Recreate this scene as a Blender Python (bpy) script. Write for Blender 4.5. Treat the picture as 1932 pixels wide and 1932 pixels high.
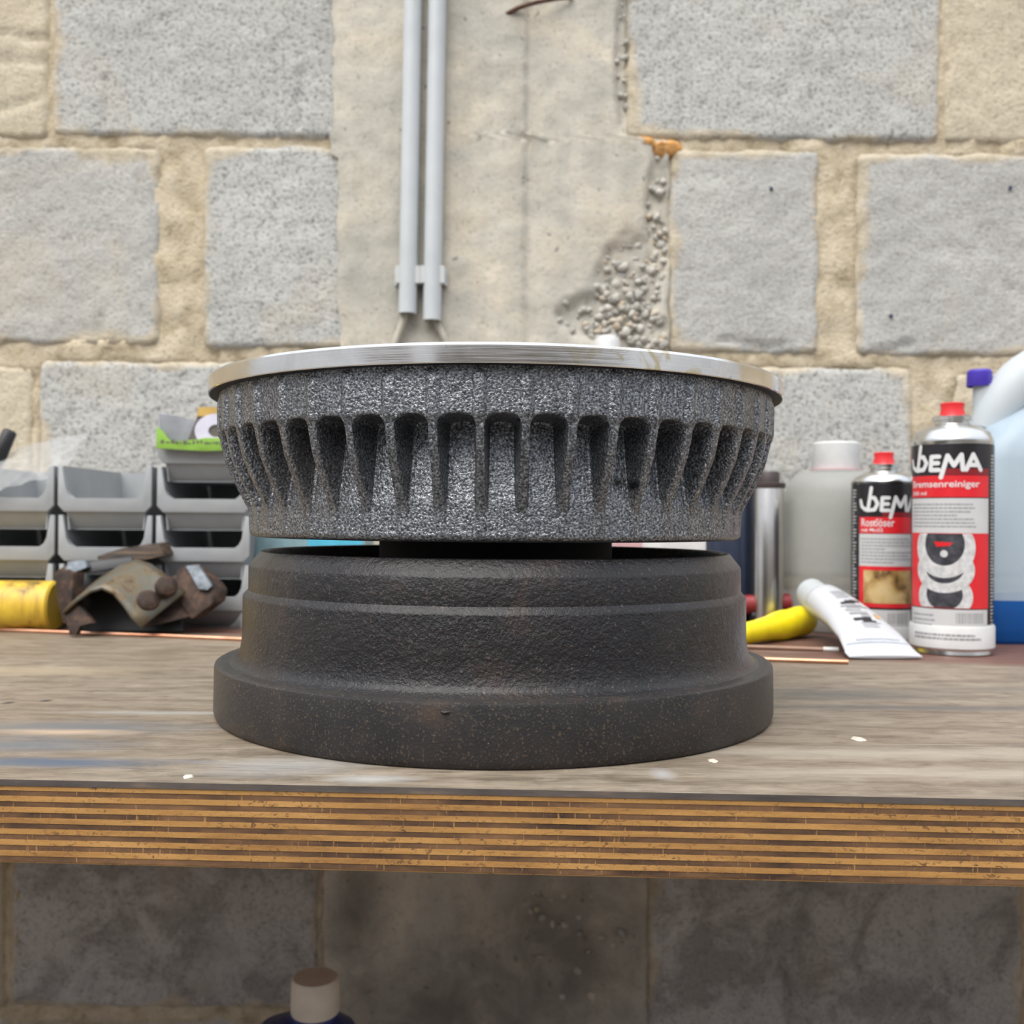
import bpy, bmesh, math, random
from mathutils import Vector, Matrix, noise as MN

for o in list(bpy.data.objects):
    bpy.data.objects.remove(o, do_unlink=True)
scn = bpy.context.scene
COL = scn.collection
R = math.radians
random.seed(7)

# ------------------------------------------------------------------ camera
FPX = 1900.0
CAM = Vector((0.0094, -0.5926, 0.1085))
PITCH, ROLL = R(0.43), R(0.43)
FW = Vector((0, math.cos(PITCH), math.sin(PITCH)))
U0 = Vector((0, -math.sin(PITCH), math.cos(PITCH)))
R0 = Vector((1, 0, 0))
RT = R0 * math.cos(ROLL) + U0 * math.sin(ROLL)
UP = U0 * math.cos(ROLL) - R0 * math.sin(ROLL)
cd = bpy.data.cameras.new('camera')
cam = bpy.data.objects.new('camera', cd)
COL.objects.link(cam)
cd.sensor_width = 36
cd.lens = FPX / 1932 * 36
cd.clip_start = 0.01
cam.matrix_world = Matrix(((RT.x, UP.x, -FW.x, CAM.x), (RT.y, UP.y, -FW.y, CAM.y),
                           (RT.z, UP.z, -FW.z, CAM.z), (0, 0, 0, 1)))
cd.dof.use_dof = True
cd.dof.focus_distance = 0.45
cd.dof.aperture_fstop = 14.0
scn.camera = cam

# ------------------------------------------------------------------ sky and light
world = bpy.data.worlds.new('overcast')
scn.world = world
world.use_nodes = True
wn = world.node_tree
wn.nodes.clear()
wo = wn.nodes.new('ShaderNodeOutputWorld')
wb = wn.nodes.new('ShaderNodeBackground')
wt = wn.nodes.new('ShaderNodeTexCoord')
ws = wn.nodes.new('ShaderNodeSeparateXYZ')
wr = wn.nodes.new('ShaderNodeValToRGB')
wn.links.new(wt.outputs['Generated'], ws.inputs[0])
wn.links.new(ws.outputs['Z'], wr.inputs[0])
e = wr.color_ramp.elements
e[0].position = 0.0
e[0].color = (0.34, 0.34, 0.34, 1)
em = e.new(0.5)
em.color = (0.80, 0.86, 0.97, 1)
e[-1].position = 1.0
e[-1].color = (0.98, 1.06, 1.20, 1)
wn.links.new(wr.outputs[0], wb.inputs[0])
wb.inputs[1].default_value = 1.0
wn.links.new(wb.outputs[0], wo.inputs[0])

sd = bpy.data.lights.new('hazy_sun', 'SUN')
sd.energy = 3.1
sd.angle = R(56)
sd.color = (1.0, 0.955, 0.89)
sun = bpy.data.objects.new('hazy_sun', sd)
COL.objects.link(sun)
sun.rotation_euler = Vector((0.27, 0.46, -0.88)).to_track_quat('-Z', 'Y').to_euler()

vs = scn.view_settings
vs.view_transform = 'Standard'
vs.look = 'None'
vs.exposure = 0.45
vs.gamma = 1.0
vs.use_curve_mapping = False

# ------------------------------------------------------------------ helpers
def ray(px, py):
    return FW + RT * ((px - 966) / FPX) - UP * ((py - 966) / FPX)

def at(px, py, depth):
    """point of the place seen at a pixel, at a given distance from the lens plane"""
    return CAM + ray(px, py) * depth

def on_y(px, py, y):
    d = ray(px, py)
    return CAM + d * ((y - CAM.y) / d.y)

def on_z(px, py, z=0.0):
    d = ray(px, py)
    return CAM + d * ((z - CAM.z) / d.z)

def link(o, parent=None):
    COL.objects.link(o)
    if parent:
        o.parent = parent
    return o

def obj(name, verts, faces, mat, parent=None, smooth=False, loc=(0, 0, 0), rot=None):
    me = bpy.data.meshes.new(name)
    me.from_pydata([tuple(v) for v in verts], [], faces)
    me.update()
    for m in (mat if isinstance(mat, (list, tuple)) else [mat]):
        me.materials.append(m)
    if smooth:
        me.polygons.foreach_set('use_smooth', [True] * len(me.polygons))
    o = bpy.data.objects.new(name, me)
    o.location = loc
    if rot is not None:
        o.rotation_euler = rot
    return link(o, parent)

def obj_bm(name, bm, mat, parent=None, smooth=False, loc=(0, 0, 0), rot=None, sharp=None):
    me = bpy.data.meshes.new(name)
    bmesh.ops.recalc_face_normals(bm, faces=bm.faces)
    bm.to_mesh(me)
    bm.free()
    for m in (mat if isinstance(mat, (list, tuple)) else [mat]):
        me.materials.append(m)
    if smooth:
        me.polygons.foreach_set('use_smooth', [True] * len(me.polygons))
        if sharp:
            me.set_sharp_from_angle(angle=R(sharp))
    o = bpy.data.objects.new(name, me)
    o.location = loc
    if rot is not None:
        o.rotation_euler = rot
    return link(o, parent)

def sharpen(o, ang=35):
    o.data.set_sharp_from_angle(angle=R(ang))
    return o

def thing(name, label, cat, loc=(0, 0, 0), rot=(0, 0, 0), group=None):
    o = bpy.data.objects.new(name, None)
    o.empty_display_size = 0.02
    o.location = loc
    o.rotation_euler = rot
    tag(o, label, cat, group)
    return link(o)

def tag(o, label, cat, group=None):
    o['label'] = label
    o['category'] = cat
    if group:
        o['group'] = group
    return o

def lathe(name, prof, mat, parent=None, seg=64, loc=(0, 0, 0), rot=None, smooth=True, sharp=35, mats=None):
    """prof: list of (r, z) from bottom to top; r=0 closes the end"""
    vs_, fs = [], []
    idx = []
    for r, z in prof:
        if r <= 1e-6:
            idx.append([len(vs_)])
            vs_.append((0, 0, z))
        else:
            idx.append(list(range(len(vs_), len(vs_) + seg)))
            for k in range(seg):
                a = 2 * math.pi * k / seg
                vs_.append((r * math.cos(a), r * math.sin(a), z))
    mi = []
    for i in range(len(prof) - 1):
        A, B = idx[i], idx[i + 1]
        for k in range(seg):
            k2 = (k + 1) % seg
            if len(A) == 1 and len(B) == 1:
                continue
            if len(A) == 1:
                fs.append((A[0], B[k2], B[k]))
            elif len(B) == 1:
                fs.append((A[k], A[k2], B[0]))
            else:
                fs.append((A[k], A[k2], B[k2], B[k]))
            mi.append(mats[i] if mats else 0)
    o = obj(name, vs_, fs, mat, parent, smooth, loc, rot)
    if mats:
        o.data.polygons.foreach_set('material_index', mi)
    if smooth and sharp:
        sharpen(o, sharp)
    return o

def bm_box(bm, x0, x1, y0, y1, z0, z1):
    v = [bm.verts.new(p) for p in ((x0, y0, z0), (x1, y0, z0), (x1, y1, z0), (x0, y1, z0),
                                   (x0, y0, z1), (x1, y0, z1), (x1, y1, z1), (x0, y1, z1))]
    for f in ((0, 3, 2, 1), (4, 5, 6, 7), (0, 1, 5, 4), (1, 2, 6, 5), (2, 3, 7, 6), (3, 0, 4, 7)):
        bm.faces.new([v[i] for i in f])
    return v

def box(name, x0, x1, y0, y1, z0, z1, mat, parent=None, bevel=0.0, seg=2, loc=(0, 0, 0), rot=None, jitter=0.0, cuts=0, seed=0):
    bm = bmesh.new()
    bm_box(bm, x0, x1, y0, y1, z0, z1)
    if bevel:
        bmesh.ops.bevel(bm, geom=list(bm.edges), offset=bevel, segments=seg, profile=0.5, affect='EDGES')
    if cuts:
        bmesh.ops.subdivide_edges(bm, edges=list(bm.edges), cuts=cuts, use_grid_fill=True)
    if jitter:
        for v in bm.verts:
            v.co += MN.noise_vector(v.co * 60 + Vector((seed, 0, 0))) * jitter
    return obj_bm(name, bm, mat, parent, smooth=bool(bevel), loc=loc, rot=rot, sharp=40 if bevel else None)

def prism(name, poly, y0, y1, mat, parent=None, bevel=0.0, loc=(0, 0, 0), rot=None, holes=None):
    """poly in (x, z), extruded along y"""
    bm = bmesh.new()
    a = [bm.verts.new((x, y0, z)) for x, z in poly]
    b = [bm.verts.new((x, y1, z)) for x, z in poly]
    n = len(poly)
    bm.faces.new(a)
    bm.faces.new(b[::-1])
    for i in range(n):
        j = (i + 1) % n
        bm.faces.new((a[i], b[i], b[j], a[j]))
    if bevel:
        ed = [e_ for e_ in bm.edges if abs(e_.verts[0].co.y - e_.verts[1].co.y) < 1e-7]
        bmesh.ops.bevel(bm, geom=ed, offset=bevel, segments=2, profile=0.5, affect='EDGES')
    return obj_bm(name, bm, mat, parent, smooth=bool(bevel), loc=loc, rot=rot, sharp=40 if bevel else None)

def sweep(name, pts, rad, mat, parent=None, seg=12, cap=True, round_cap=False, loc=(0, 0, 0), flat=None):
    """tube along points; rad a number or list; flat = (sx, sz) squash of the section"""
    pts = [Vector(p) for p in pts]
    n = len(pts)
    rad = [rad] * n if not isinstance(rad, (list, tuple)) else list(rad)
    vs_, fs = [], []
    up = Vector((0, 0, 1))
    prev = None
    for i, p in enumerate(pts):
        t = (pts[min(i + 1, n - 1)] - pts[max(i - 1, 0)]).normalized()
        if prev is None:
            s = t.cross(up)
            if s.length < 0.05:
                s = t.cross(Vector((0, 1, 0)))
            s.normalize()
        else:
            s = (prev - t * prev.dot(t)).normalized()
        prev = s
        w = s.cross(t).normalized()
        for k in range(seg):
            a = 2 * math.pi * k / seg
            vs_.append(p + (s * math.cos(a) + w * math.sin(a)) * rad[i])
    for i in range(n - 1):
        for k in range(seg):
            k2 = (k + 1) % seg
            fs.append((i * seg + k, i * seg + k2, (i + 1) * seg + k2, (i + 1) * seg + k))
    if cap:
        fs.append(tuple(range(seg))[::-1])
        fs.append(tuple(range((n - 1) * seg, n * seg)))
    o = obj(name, vs_, fs, mat, parent, True, loc)
    sharpen(o, 50)
    return o

# ------------------------------------------------------------------ materials
class N:
    """small node builder around one Principled material"""
    def __init__(self, name, base=(0.5, 0.5, 0.5), rough=0.6, metal=0.0, spec=0.5):
        self.m = bpy.data.materials.new(name)
        self.m.use_nodes = True
        self.t = self.m.node_tree
        self.b = self.t.nodes['Principled BSDF']
        self.out = self.t.nodes['Material Output']
        self.b.inputs['Base Color'].default_value = (*base, 1)
        self.b.inputs['Roughness'].default_value = rough
        self.b.inputs['Metallic'].default_value = metal
        self.b.inputs['Specular IOR Level'].default_value = spec
        self.tc = self.t.nodes.new('ShaderNodeTexCoord')
        self.co = self.tc.outputs['Object']

    def n(self, typ, **kw):
        nd = self.t.nodes.new(typ)
        for k, v in kw.items():
            setattr(nd, k, v)
        return nd

    def l(self, a, b):
        self.t.links.new(a, b)

    def mapping(self, scale=(1, 1, 1), rot=(0, 0, 0), loc=(0, 0, 0), co=None):
        nd = self.n('ShaderNodeMapping')
        nd.inputs['Scale'].default_value = scale
        nd.inputs['Rotation'].default_value = rot
        nd.inputs['Location'].default_value = loc
        self.l(co or self.co, nd.inputs['Vector'])
        return nd.outputs[0]

    def noise(self, scale, detail=3, rough=0.55, dist=0.0, co=None):
        nd = self.n('ShaderNodeTexNoise')
        nd.inputs['Scale'].default_value = scale
        nd.inputs['Detail'].default_value = detail
        nd.inputs['Roughness'].default_value = rough
        nd.inputs['Distortion'].default_value = dist
        self.l(co or self.co, nd.inputs['Vector'])
        return nd.outputs[0]

    def voro(self, scale, co=None, feature='F1', rnd=1.0):
        nd = self.n('ShaderNodeTexVoronoi', feature=feature)
        nd.inputs['Scale'].default_value = scale
        nd.inputs['Randomness'].default_value = rnd
        self.l(co or self.co, nd.inputs['Vector'])
        return nd.outputs[0]

    def ramp(self, fac, stops, interp='LINEAR'):
        nd = self.n('ShaderNodeValToRGB')
        nd.color_ramp.interpolation = interp
        el = nd.color_ramp.elements
        while len(el) < len(stops):
            el.new(0.5)
        for e_, (p, c) in zip(el, stops):
            e_.position = p
            if not isinstance(c, (tuple, list)):
                c = (c, c, c)
            e_.color = (*c, 1)
        self.l(fac, nd.inputs[0])
        return nd.outputs[0]

    def mix(self, fac, a, b, mode='MIX'):
        nd = self.n('ShaderNodeMix', data_type='RGBA', blend_type=mode)
        for sock, v in ((nd.inputs[0], fac), (nd.inputs[6], a), (nd.inputs[7], b)):
            if isinstance(v, (int, float)):
                sock.default_value = v
            elif isinstance(v, (tuple, list)):
                sock.default_value = (*v, 1)
            else:
                self.l(v, sock)
        return nd.outputs[2]

    def math(self, op, a, b=None, c=None, clamp=False):
        nd = self.n('ShaderNodeMath', operation=op, use_clamp=clamp)
        for i, v in enumerate((a, b, c)):
            if v is None:
                continue
            if isinstance(v, (int, float)):
                nd.inputs[i].default_value = v
            else:
                self.l(v, nd.inputs[i])
        return nd.outputs[0]

    def smear(self, c, r, scale=30, amt=0.8, soft=0.5, co=None, stretch=(1, 1, 1)):
        """soft irregular patch around point c with radii r"""
        mp = self.n('ShaderNodeVectorMath', operation='SUBTRACT')
        self.l(co or self.co, mp.inputs[0])
        mp.inputs[1].default_value = c
        dv = self.n('ShaderNodeVectorMath', operation='DIVIDE')
        self.l(mp.outputs[0], dv.inputs[0])
        dv.inputs[1].default_value = r
        ln = self.n('ShaderNodeVectorMath', operation='LENGTH')
        self.l(dv.outputs[0], ln.inputs[0])
        ns = self.noise(scale, 4, 0.6, 0.5, co=self.mapping(stretch))
        d = self.math('ADD', ln.outputs['Value'], self.math('MULTIPLY', self.math('SUBTRACT', ns, 0.5), amt * 2))
        return self.math('SUBTRACT', 1.0, self.math('DIVIDE', self.math('SUBTRACT', d, 1 - soft), soft * 1.5, clamp=True), clamp=True)

    def color(self, c):
        self.l(c, self.b.inputs['Base Color'])
        return self

    def roughness(self, v):
        self.l(v, self.b.inputs['Roughness'])
        return self

    def bump(self, h, strength=0.5, dist=0.001, prev=None):
        nd = self.n('ShaderNodeBump')
        nd.inputs['Strength'].default_value = strength
        nd.inputs['Distance'].default_value = dist
        self.l(h, nd.inputs['Height'])
        if prev:
            self.l(prev, nd.inputs['Normal'])
        self.l(nd.outputs[0], self.b.inputs['Normal'])
        return nd.outputs[0]

def plain(name, base, rough=0.5, metal=0.0, var=0.06, scale=60, bump=0.0):
    k = N(name, base, rough, metal)
    f = k.noise(scale, 4)
    lo = tuple(max(0, c * (1 - 2 * var)) for c in base)
    hi = tuple(min(1, c * (1 + 2 * var)) for c in base)
    k.color(k.ramp(f, [(0.3, lo), (0.7, hi)]))
    if bump:
        k.bump(k.noise(scale * 6, 3), bump, 0.0005)
    return k.m

def block_mat(name, base, dark, speck, cream=0.0, stain=0.0):
    k = N(name, base, 0.95, 0, 0.2)
    a = k.noise(230, 4, 0.65)
    b = k.noise(95, 4, 0.65)
    c = k.noise(9, 3, 0.5)
    col = k.ramp(c, [(0.3, tuple(x * 0.9 for x in base)), (0.7, tuple(min(1, x * 1.08) for x in base))])
    sp = k.ramp(a, [(0.34, 1.0), (0.49, 0.0)])
    col = k.mix(k.math('MULTIPLY', sp, min(1, speck * 1.2)), col, dark)
    sp2 = k.ramp(b, [(0.30, 1.0), (0.43, 0.0)])
    col = k.mix(k.math('MULTIPLY', sp2, speck * 0.75), col, dark)
    hi = k.ramp(k.noise(180, 2, 0.5), [(0.55, 0.0), (0.72, 1.0)])
    col = k.mix(k.math('MULTIPLY', hi, 0.45), col, tuple(min(1, x * 1.3) for x in base))
    wm = k.ramp(k.noise(6, 4, 0.6, 0.6), [(0.56, 0.0), (0.72, 1.0)])
    col = k.mix(k.math('MULTIPLY', wm, 0.30 + cream), col, (0.53, 0.43, 0.29))
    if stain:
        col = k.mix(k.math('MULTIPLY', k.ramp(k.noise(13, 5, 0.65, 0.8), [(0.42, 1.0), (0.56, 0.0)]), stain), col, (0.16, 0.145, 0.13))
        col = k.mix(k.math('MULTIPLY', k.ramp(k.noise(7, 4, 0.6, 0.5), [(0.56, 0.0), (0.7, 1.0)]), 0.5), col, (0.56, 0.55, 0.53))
    av = k.n('ShaderNodeAttribute', attribute_name='smear')
    mo = k.ramp(k.noise(60, 4, 0.6), [(0.3, (0.36, 0.30, 0.205)), (0.5, (0.52, 0.445, 0.32)), (0.7, (0.62, 0.545, 0.42))])
    col = k.mix(k.math('MULTIPLY', av.outputs['Fac'], 0.85), col, mo)
    k.color(col)
    k.bump(k.math('ADD', a, b), 0.65, 0.0024)
    return k.m

M = {}
M['block'] = block_mat('concrete_block_grey', (0.50, 0.495, 0.465), (0.17, 0.165, 0.15), 0.75)
M['block_smooth'] = block_mat('concrete_block_fine', (0.47, 0.46, 0.43), (0.20, 0.19, 0.17), 0.45)
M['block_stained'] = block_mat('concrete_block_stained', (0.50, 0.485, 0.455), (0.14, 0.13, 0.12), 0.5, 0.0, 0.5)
M['block_cream'] = block_mat('concrete_block_rendered', (0.56, 0.495, 0.375), (0.27, 0.22, 0.15), 0.4, 0.15)

k = N('mortar', (0.5, 0.42, 0.3), 0.95, 0, 0.2)
f = k.noise(40, 5, 0.6)
c_ = k.ramp(f, [(0.28, (0.30, 0.24, 0.155)), (0.45, (0.50, 0.42, 0.295)), (0.7, (0.63, 0.545, 0.41))])
g = k.noise(220, 3)
c_ = k.mix(k.ramp(g, [(0.28, 0.6), (0.42, 0.0)]), c_, (0.2, 0.155, 0.1))
k.color(c_)
k.bump(k.math('ADD', f, g), 0.6, 0.003)
M['mortar'] = k.m

k = N('cast_concrete', (0.48, 0.46, 0.4), 0.93, 0, 0.2)
f = k.noise(10, 5, 0.6, 0.4)
c_ = k.ramp(f, [(0.32, (0.36, 0.35, 0.31)), (0.48, (0.48, 0.455, 0.39)), (0.64, (0.64, 0.56, 0.43))])
st = k.noise(30, 3, 0.5, co=k.mapping((1, 1, 0.06)))
c_ = k.mix(0.45, c_, k.ramp(st, [(0.32, (0.40, 0.38, 0.33)), (0.65, (0.59, 0.55, 0.47))]))
pt = k.noise(75, 3, 0.6)
c_ = k.mix(k.ramp(pt, [(0.27, 0.9), (0.36, 0.0)]), c_, (0.17, 0.155, 0.13))
c_ = k.mix(k.ramp(k.noise(200, 4, 0.7), [(0.3, 0.5), (0.48, 0.0)]), c_, (0.28, 0.26, 0.22))
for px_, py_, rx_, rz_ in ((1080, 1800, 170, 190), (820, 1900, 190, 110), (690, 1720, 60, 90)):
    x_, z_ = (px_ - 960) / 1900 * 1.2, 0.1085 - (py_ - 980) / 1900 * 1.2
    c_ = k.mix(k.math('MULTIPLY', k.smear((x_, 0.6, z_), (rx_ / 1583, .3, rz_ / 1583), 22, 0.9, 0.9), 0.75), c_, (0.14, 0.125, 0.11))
k.color(c_)
k.bump(k.math('ADD', k.noise(160, 4), pt), 0.35, 0.002)
M['column'] = k.m

k = N('pebble', (0.45, 0.43, 0.38), 0.85, 0, 0.3)
oi = k.n('ShaderNodeObjectInfo')
k.color(k.mix(k.noise(300, 2), k.ramp(oi.outputs['Random'], [(0.0, (0.30, 0.29, 0.27)), (0.5, (0.47, 0.45, 0.40)), (0.85, (0.60, 0.57, 0.51)), (0.97, (0.55, 0.40, 0.24))]), (0.42, 0.40, 0.35)))
M['pebble'] = k.m
M['foam'] = plain('expanding_foam', (0.50, 0.25, 0.07), 0.7, 0, 0.25, 90, 0.6)
M['pvc'] = plain('pvc_grey_white', (0.52, 0.545, 0.555), 0.42, 0, 0.03, 20)
M['pvc_clip'] = plain('pvc_clip', (0.53, 0.55, 0.54), 0.5, 0, 0.04, 30)
M['cable'] = plain('cable_sheath', (0.43, 0.40, 0.33), 0.6, 0, 0.08, 60)
M['rust_wire'] = plain('rusty_wire', (0.12, 0.065, 0.045), 0.8, 0.2, 0.3, 300, 0.4)
M['plug'] = plain('wall_plug_blue', (0.06, 0.085, 0.13), 0.6)

# plywood
k = N('ply_light', (0.5, 0.29, 0.1), 0.62, 0, 0.35)
f = k.noise(16, 4, 0.6, 0.2, co=k.mapping((1.0, 1, 6)))
c_ = k.ramp(f, [(0.3, (0.26, 0.125, 0.038)), (0.52, (0.40, 0.208, 0.062)), (0.75, (0.52, 0.285, 0.098))])
fl = k.noise(480, 3, 0.7, 1.2, co=k.mapping((0.6, 1, 1)))
blot = k.ramp(k.noise(40, 2, 0.5), [(0.35, 0.25), (0.60, 1.0)])
c_ = k.mix(k.math('MULTIPLY', k.ramp(fl, [(0.36, 1.0), (0.44, 0.0)]), blot), c_, (0.15, 0.075, 0.03))
k.color(c_)
k.bump(fl, 0.35, 0.0006)
M['ply_light'] = k.m
k = N('ply_dark', (0.14, 0.075, 0.04), 0.75, 0, 0.25)
f = k.noise(30, 4, 0.65, 0.2, co=k.mapping((1.0, 1, 3)))
c_ = k.ramp(f, [(0.28, (0.045, 0.026, 0.018)), (0.5, (0.125, 0.067, 0.035)), (0.72, (0.215, 0.115, 0.055))])
sc = k.noise(900, 2, 0.6, co=k.mapping((1.0, 1, 0.12), rot=(0, R(12), 0)))
c_ = k.mix(k.ramp(sc, [(0.64, 0.0), (0.74, 0.75)]), c_, (0.42, 0.23, 0.085))
k.color(c_)
k.bump(sc, 0.3, 0.0005)
M['ply_dark'] = k.m
k = N('film_edge', (0.06, 0.05, 0.045), 0.55, 0, 0.5)
f = k.noise(120, 4, 0.6, co=k.mapping((0.25, 1, 1)))
k.color(k.ramp(f, [(0.3, (0.045, 0.037, 0.034)), (0.6, (0.10, 0.08, 0.068)), (0.8, (0.22, 0.15, 0.10))]))
k.bump(f, 0.4, 0.0008)
M['film_edge'] = k.m

M['worn_edge'] = plain('worn_edge', (0.30, 0.205, 0.125), 0.6, 0, 0.25, 40)

def top_px(px, py):
    p = on_z(px, py)
    return (p.x, p.y, 0.95)

k = N('worn_bench_top', (0.3, 0.25, 0.2), 0.55, 0, 0.4)
gr = k.noise(16, 5, 0.65, 0.4, co=k.mapping((0.9, 4.5, 1)))
fine = k.noise(110, 4, 0.65, 0.1, co=k.mapping((0.3, 6, 1)))
big = k.noise(3.2, 3, 0.5)
c_ = k.ramp(gr, [(0.30, (0.115, 0.09, 0.064)), (0.47, (0.225, 0.182, 0.132)), (0.70, (0.315, 0.262, 0.20))])
c_ = k.mix(0.35, c_, k.ramp(fine, [(0.32, (0.10, 0.08, 0.058)), (0.55, (0.25, 0.205, 0.152)), (0.75, (0.37, 0.32, 0.255))]))
md = k.noise(60, 5, 0.7, 0.5, co=k.mapping((0.7, 1.6, 1)))
c_ = k.mix(k.ramp(md, [(0.30, 0.75), (0.50, 0.0)]), c_, (0.09, 0.068, 0.048))
c_ = k.mix(k.ramp(md, [(0.54, 0.0), (0.72, 0.6)]), c_, (0.36, 0.31, 0.24))
c_ = k.mix(k.ramp(big, [(0.42, 0.0), (0.65, 0.45)]), c_, (0.165, 0.115, 0.075))
# the strip along the wall still has its red-brown film
sx = k.n('ShaderNodeSeparateXYZ')
k.l(k.co, sx.inputs[0])
film = k.math('ADD', k.math('SUBTRACT', sx.outputs['Y'], 0.262), k.math('ADD', k.math('MULTIPLY', sx.outputs['X'], 0.25), k.math('MULTIPLY', k.math('SUBTRACT', gr, 0.5), 0.03)))
c_ = k.mix(k.math('MULTIPLY', film, 40, clamp=True), c_, k.ramp(fine, [(0.3, (0.075, 0.035, 0.025)), (0.7, (0.19, 0.095, 0.07))]))
for (px, py, rx, ry, col, a) in ((95, 1438, .055, .010, (0.085, 0.105, 0.14), .8), (40, 1405, .045, .016, (0.12, 0.135, 0.155), .6),
                                 (150, 1372, .07, .016, (0.13, 0.135, 0.14), .7), (120, 1381, .035, .006, (0.42, 0.31, 0.22), .8),
                                 (500, 1450, .03, .013, (0.36, 0.36, 0.355), .4), (330, 1345, .055, .005, (0.36, 0.37, 0.355), .45),
                                 (700, 1470, .02, .006, (0.45, 0.45, 0.43), .6), (1250, 1460, .005, .009, (0.36, 0.35, 0.35), .7),
                                 (1570, 1310, .07, .020, (0.12, 0.115, 0.10), .7), (1700, 1335, .11, .008, (0.11, 0.105, 0.095), .7),
                                 (1850, 1300, .06, .012, (0.16, 0.14, 0.11), .6), (1640, 1420, .10, .012, (0.40, 0.355, 0.29), .5),
                                 (1780, 1460, .12, .010, (0.37, 0.32, 0.255), .5), (60, 1265, .07, .02, (0.36, 0.29, 0.19), .5), (16, 1326, .0035, .004, (0.03, 0.026, 0.022), .9), (87, 1322, .0035, .004, (0.03, 0.026, 0.022), .9), (570, 1440, .03, .014, (0.36, 0.36, 0.35), .3)):
    c_ = k.mix(k.math('MULTIPLY', k.smear(top_px(px, py), (rx, ry, 1), 28, 0.75 if rx > .01 else 0.15, 0.8, stretch=(1, 3, 1)), min(1, a * 1.25)), c_, col)
sp = k.voro(120, co=k.mapping((0.8, 1.6, 1)))
c_ = k.mix(k.ramp(sp, [(0.035, 0.55), (0.05, 0.0)]), c_, (0.55, 0.53, 0.48))
for ang, sc_ in ((38, 1.0), (-24, 1.7), (8, 0.8)):
    scr = k.noise(9 * sc_, 2, 0.5, 0.0, co=k.mapping((0.35, 24, 1), rot=(0, 0, R(ang))))
    msk = k.ramp(k.noise(7, 2, 0.5, co=k.mapping(loc=(ang, 0, 0))), [(0.52, 0.0), (0.62, 0.5)])
    c_ = k.mix(k.math('MULTIPLY', k.ramp(scr, [(0.70, 0.0), (0.735, 1.0)]), msk), c_, (0.40, 0.36, 0.30))
k.color(c_)
k.roughness(k.ramp(gr, [(0.3, 0.42), (0.7, 0.62)]))
k.bump(k.math('ADD', k.math('ADD', fine, gr), md), 0.4, 0.0010)
M['bench_top'] = k.m

# drums
k = N('cast_drum_grey', (0.2, 0.2, 0.2), 0.42, 0.88, 0.5)
g1 = k.noise(900, 2, 0.5)
g2 = k.noise(420, 3, 0.6)
lo = k.noise(14, 4, 0.6)
c_ = k.ramp(g1, [(0.34, (0.070, 0.073, 0.080)), (0.55, (0.245, 0.253, 0.268)), (0.72, (0.55, 0.555, 0.56))])
c_ = k.mix(k.ramp(lo, [(0.52, 0.0), (0.75, 0.35)]), c_, (0.16, 0.135, 0.115))
for c3, r3 in (((0.0585, -0.1315, 0.0640), .0034), ((0.0655, -0.1280, 0.0625), .0030), ((0.012, -0.157, 0.090), .0009)):
    c_ = k.mix(k.math('MULTIPLY', k.smear(c3, (r3, .012, r3 * .9), 260, .35, .6), .85), c_, (0.012, 0.011, 0.012))
k.color(c_)
k.roughness(k.ramp(g2, [(0.3, 0.32), (0.7, 0.48)]))
nb = k.bump(k.math('ADD', g1, k.math('MULTIPLY', g2, 1.0)), 0.6, 0.0009)
k.b.inputs['Coat Weight'].default_value = 0.12      # oily film
k.b.inputs['Coat Roughness'].default_value = 0.35
M['cast_grey'] = k.m

k = N('cast_drum_rusty', (0.05, 0.045, 0.045), 0.5, 0.0, 0.22)
g1 = k.noise(650, 3, 0.55)
g2 = k.noise(240, 4, 0.6)
lo = k.noise(22, 5, 0.65, 0.3)
c_ = k.ramp(lo, [(0.32, (0.009, 0.009, 0.011)), (0.55, (0.019, 0.017, 0.0175)), (0.80, (0.048, 0.031, 0.023))])
c_ = k.mix(k.ramp(g1, [(0.62, 0.0), (0.72, 0.5)]), c_, (0.17, 0.115, 0.075))
c_ = k.mix(k.ramp(k.noise(500, 2), [(0.67, 0.0), (0.74, 0.3)]), c_, (0.24, 0.22, 0.21))
k.color(c_)
k.roughness(k.ramp(g2, [(0.3, 0.34), (0.7, 0.50)]))
nb = k.bump(k.math('ADD', g1, k.math('MULTIPLY', g2, 1.6)), 0.7, 0.0011)
cb = k.n('ShaderNodeBump')
cb.inputs['Strength'].default_value = 0.25
cb.inputs['Distance'].default_value = 0.0008
k.l(k.math('ADD', g1, k.math('MULTIPLY', g2, 1.6)), cb.inputs['Height'])
k.l(cb.outputs[0], k.b.inputs['Coat Normal'])
k.b.inputs['Coat Weight'].default_value = 0.75      # oily film
k.b.inputs['Coat IOR'].default_value = 1.30
k.b.inputs['Coat Roughness'].default_value = 0.28
M['cast_rust'] = k.m

k = N('drum_foot_scale', (0.05, 0.045, 0.045), 0.48, 0.0, 0.25)
g1 = k.noise(800, 2, 0.5)
lo = k.noise(26, 5, 0.65, 0.4)
c_ = k.ramp(lo, [(0.30, (0.014, 0.014, 0.016)), (0.55, (0.027, 0.0245, 0.024)), (0.82, (0.068, 0.043, 0.029))])
c_ = k.mix(k.ramp(g1, [(0.57, 0.0), (0.70, 0.55)]), c_, (0.12, 0.085, 0.055))
c_ = k.mix(k.ramp(k.noise(620, 2), [(0.70, 0.0), (0.75, 0.35)]), c_, (0.28, 0.26, 0.24))
k.color(c_)
k.roughness(k.ramp(lo, [(0.3, 0.40), (0.7, 0.6)]))
k.bump(k.math('ADD', g1, lo), 0.35, 0.0008)
k.b.inputs['Coat Weight'].default_value = 0.6      # oily film
k.b.inputs['Coat IOR'].default_value = 1.25
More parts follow.
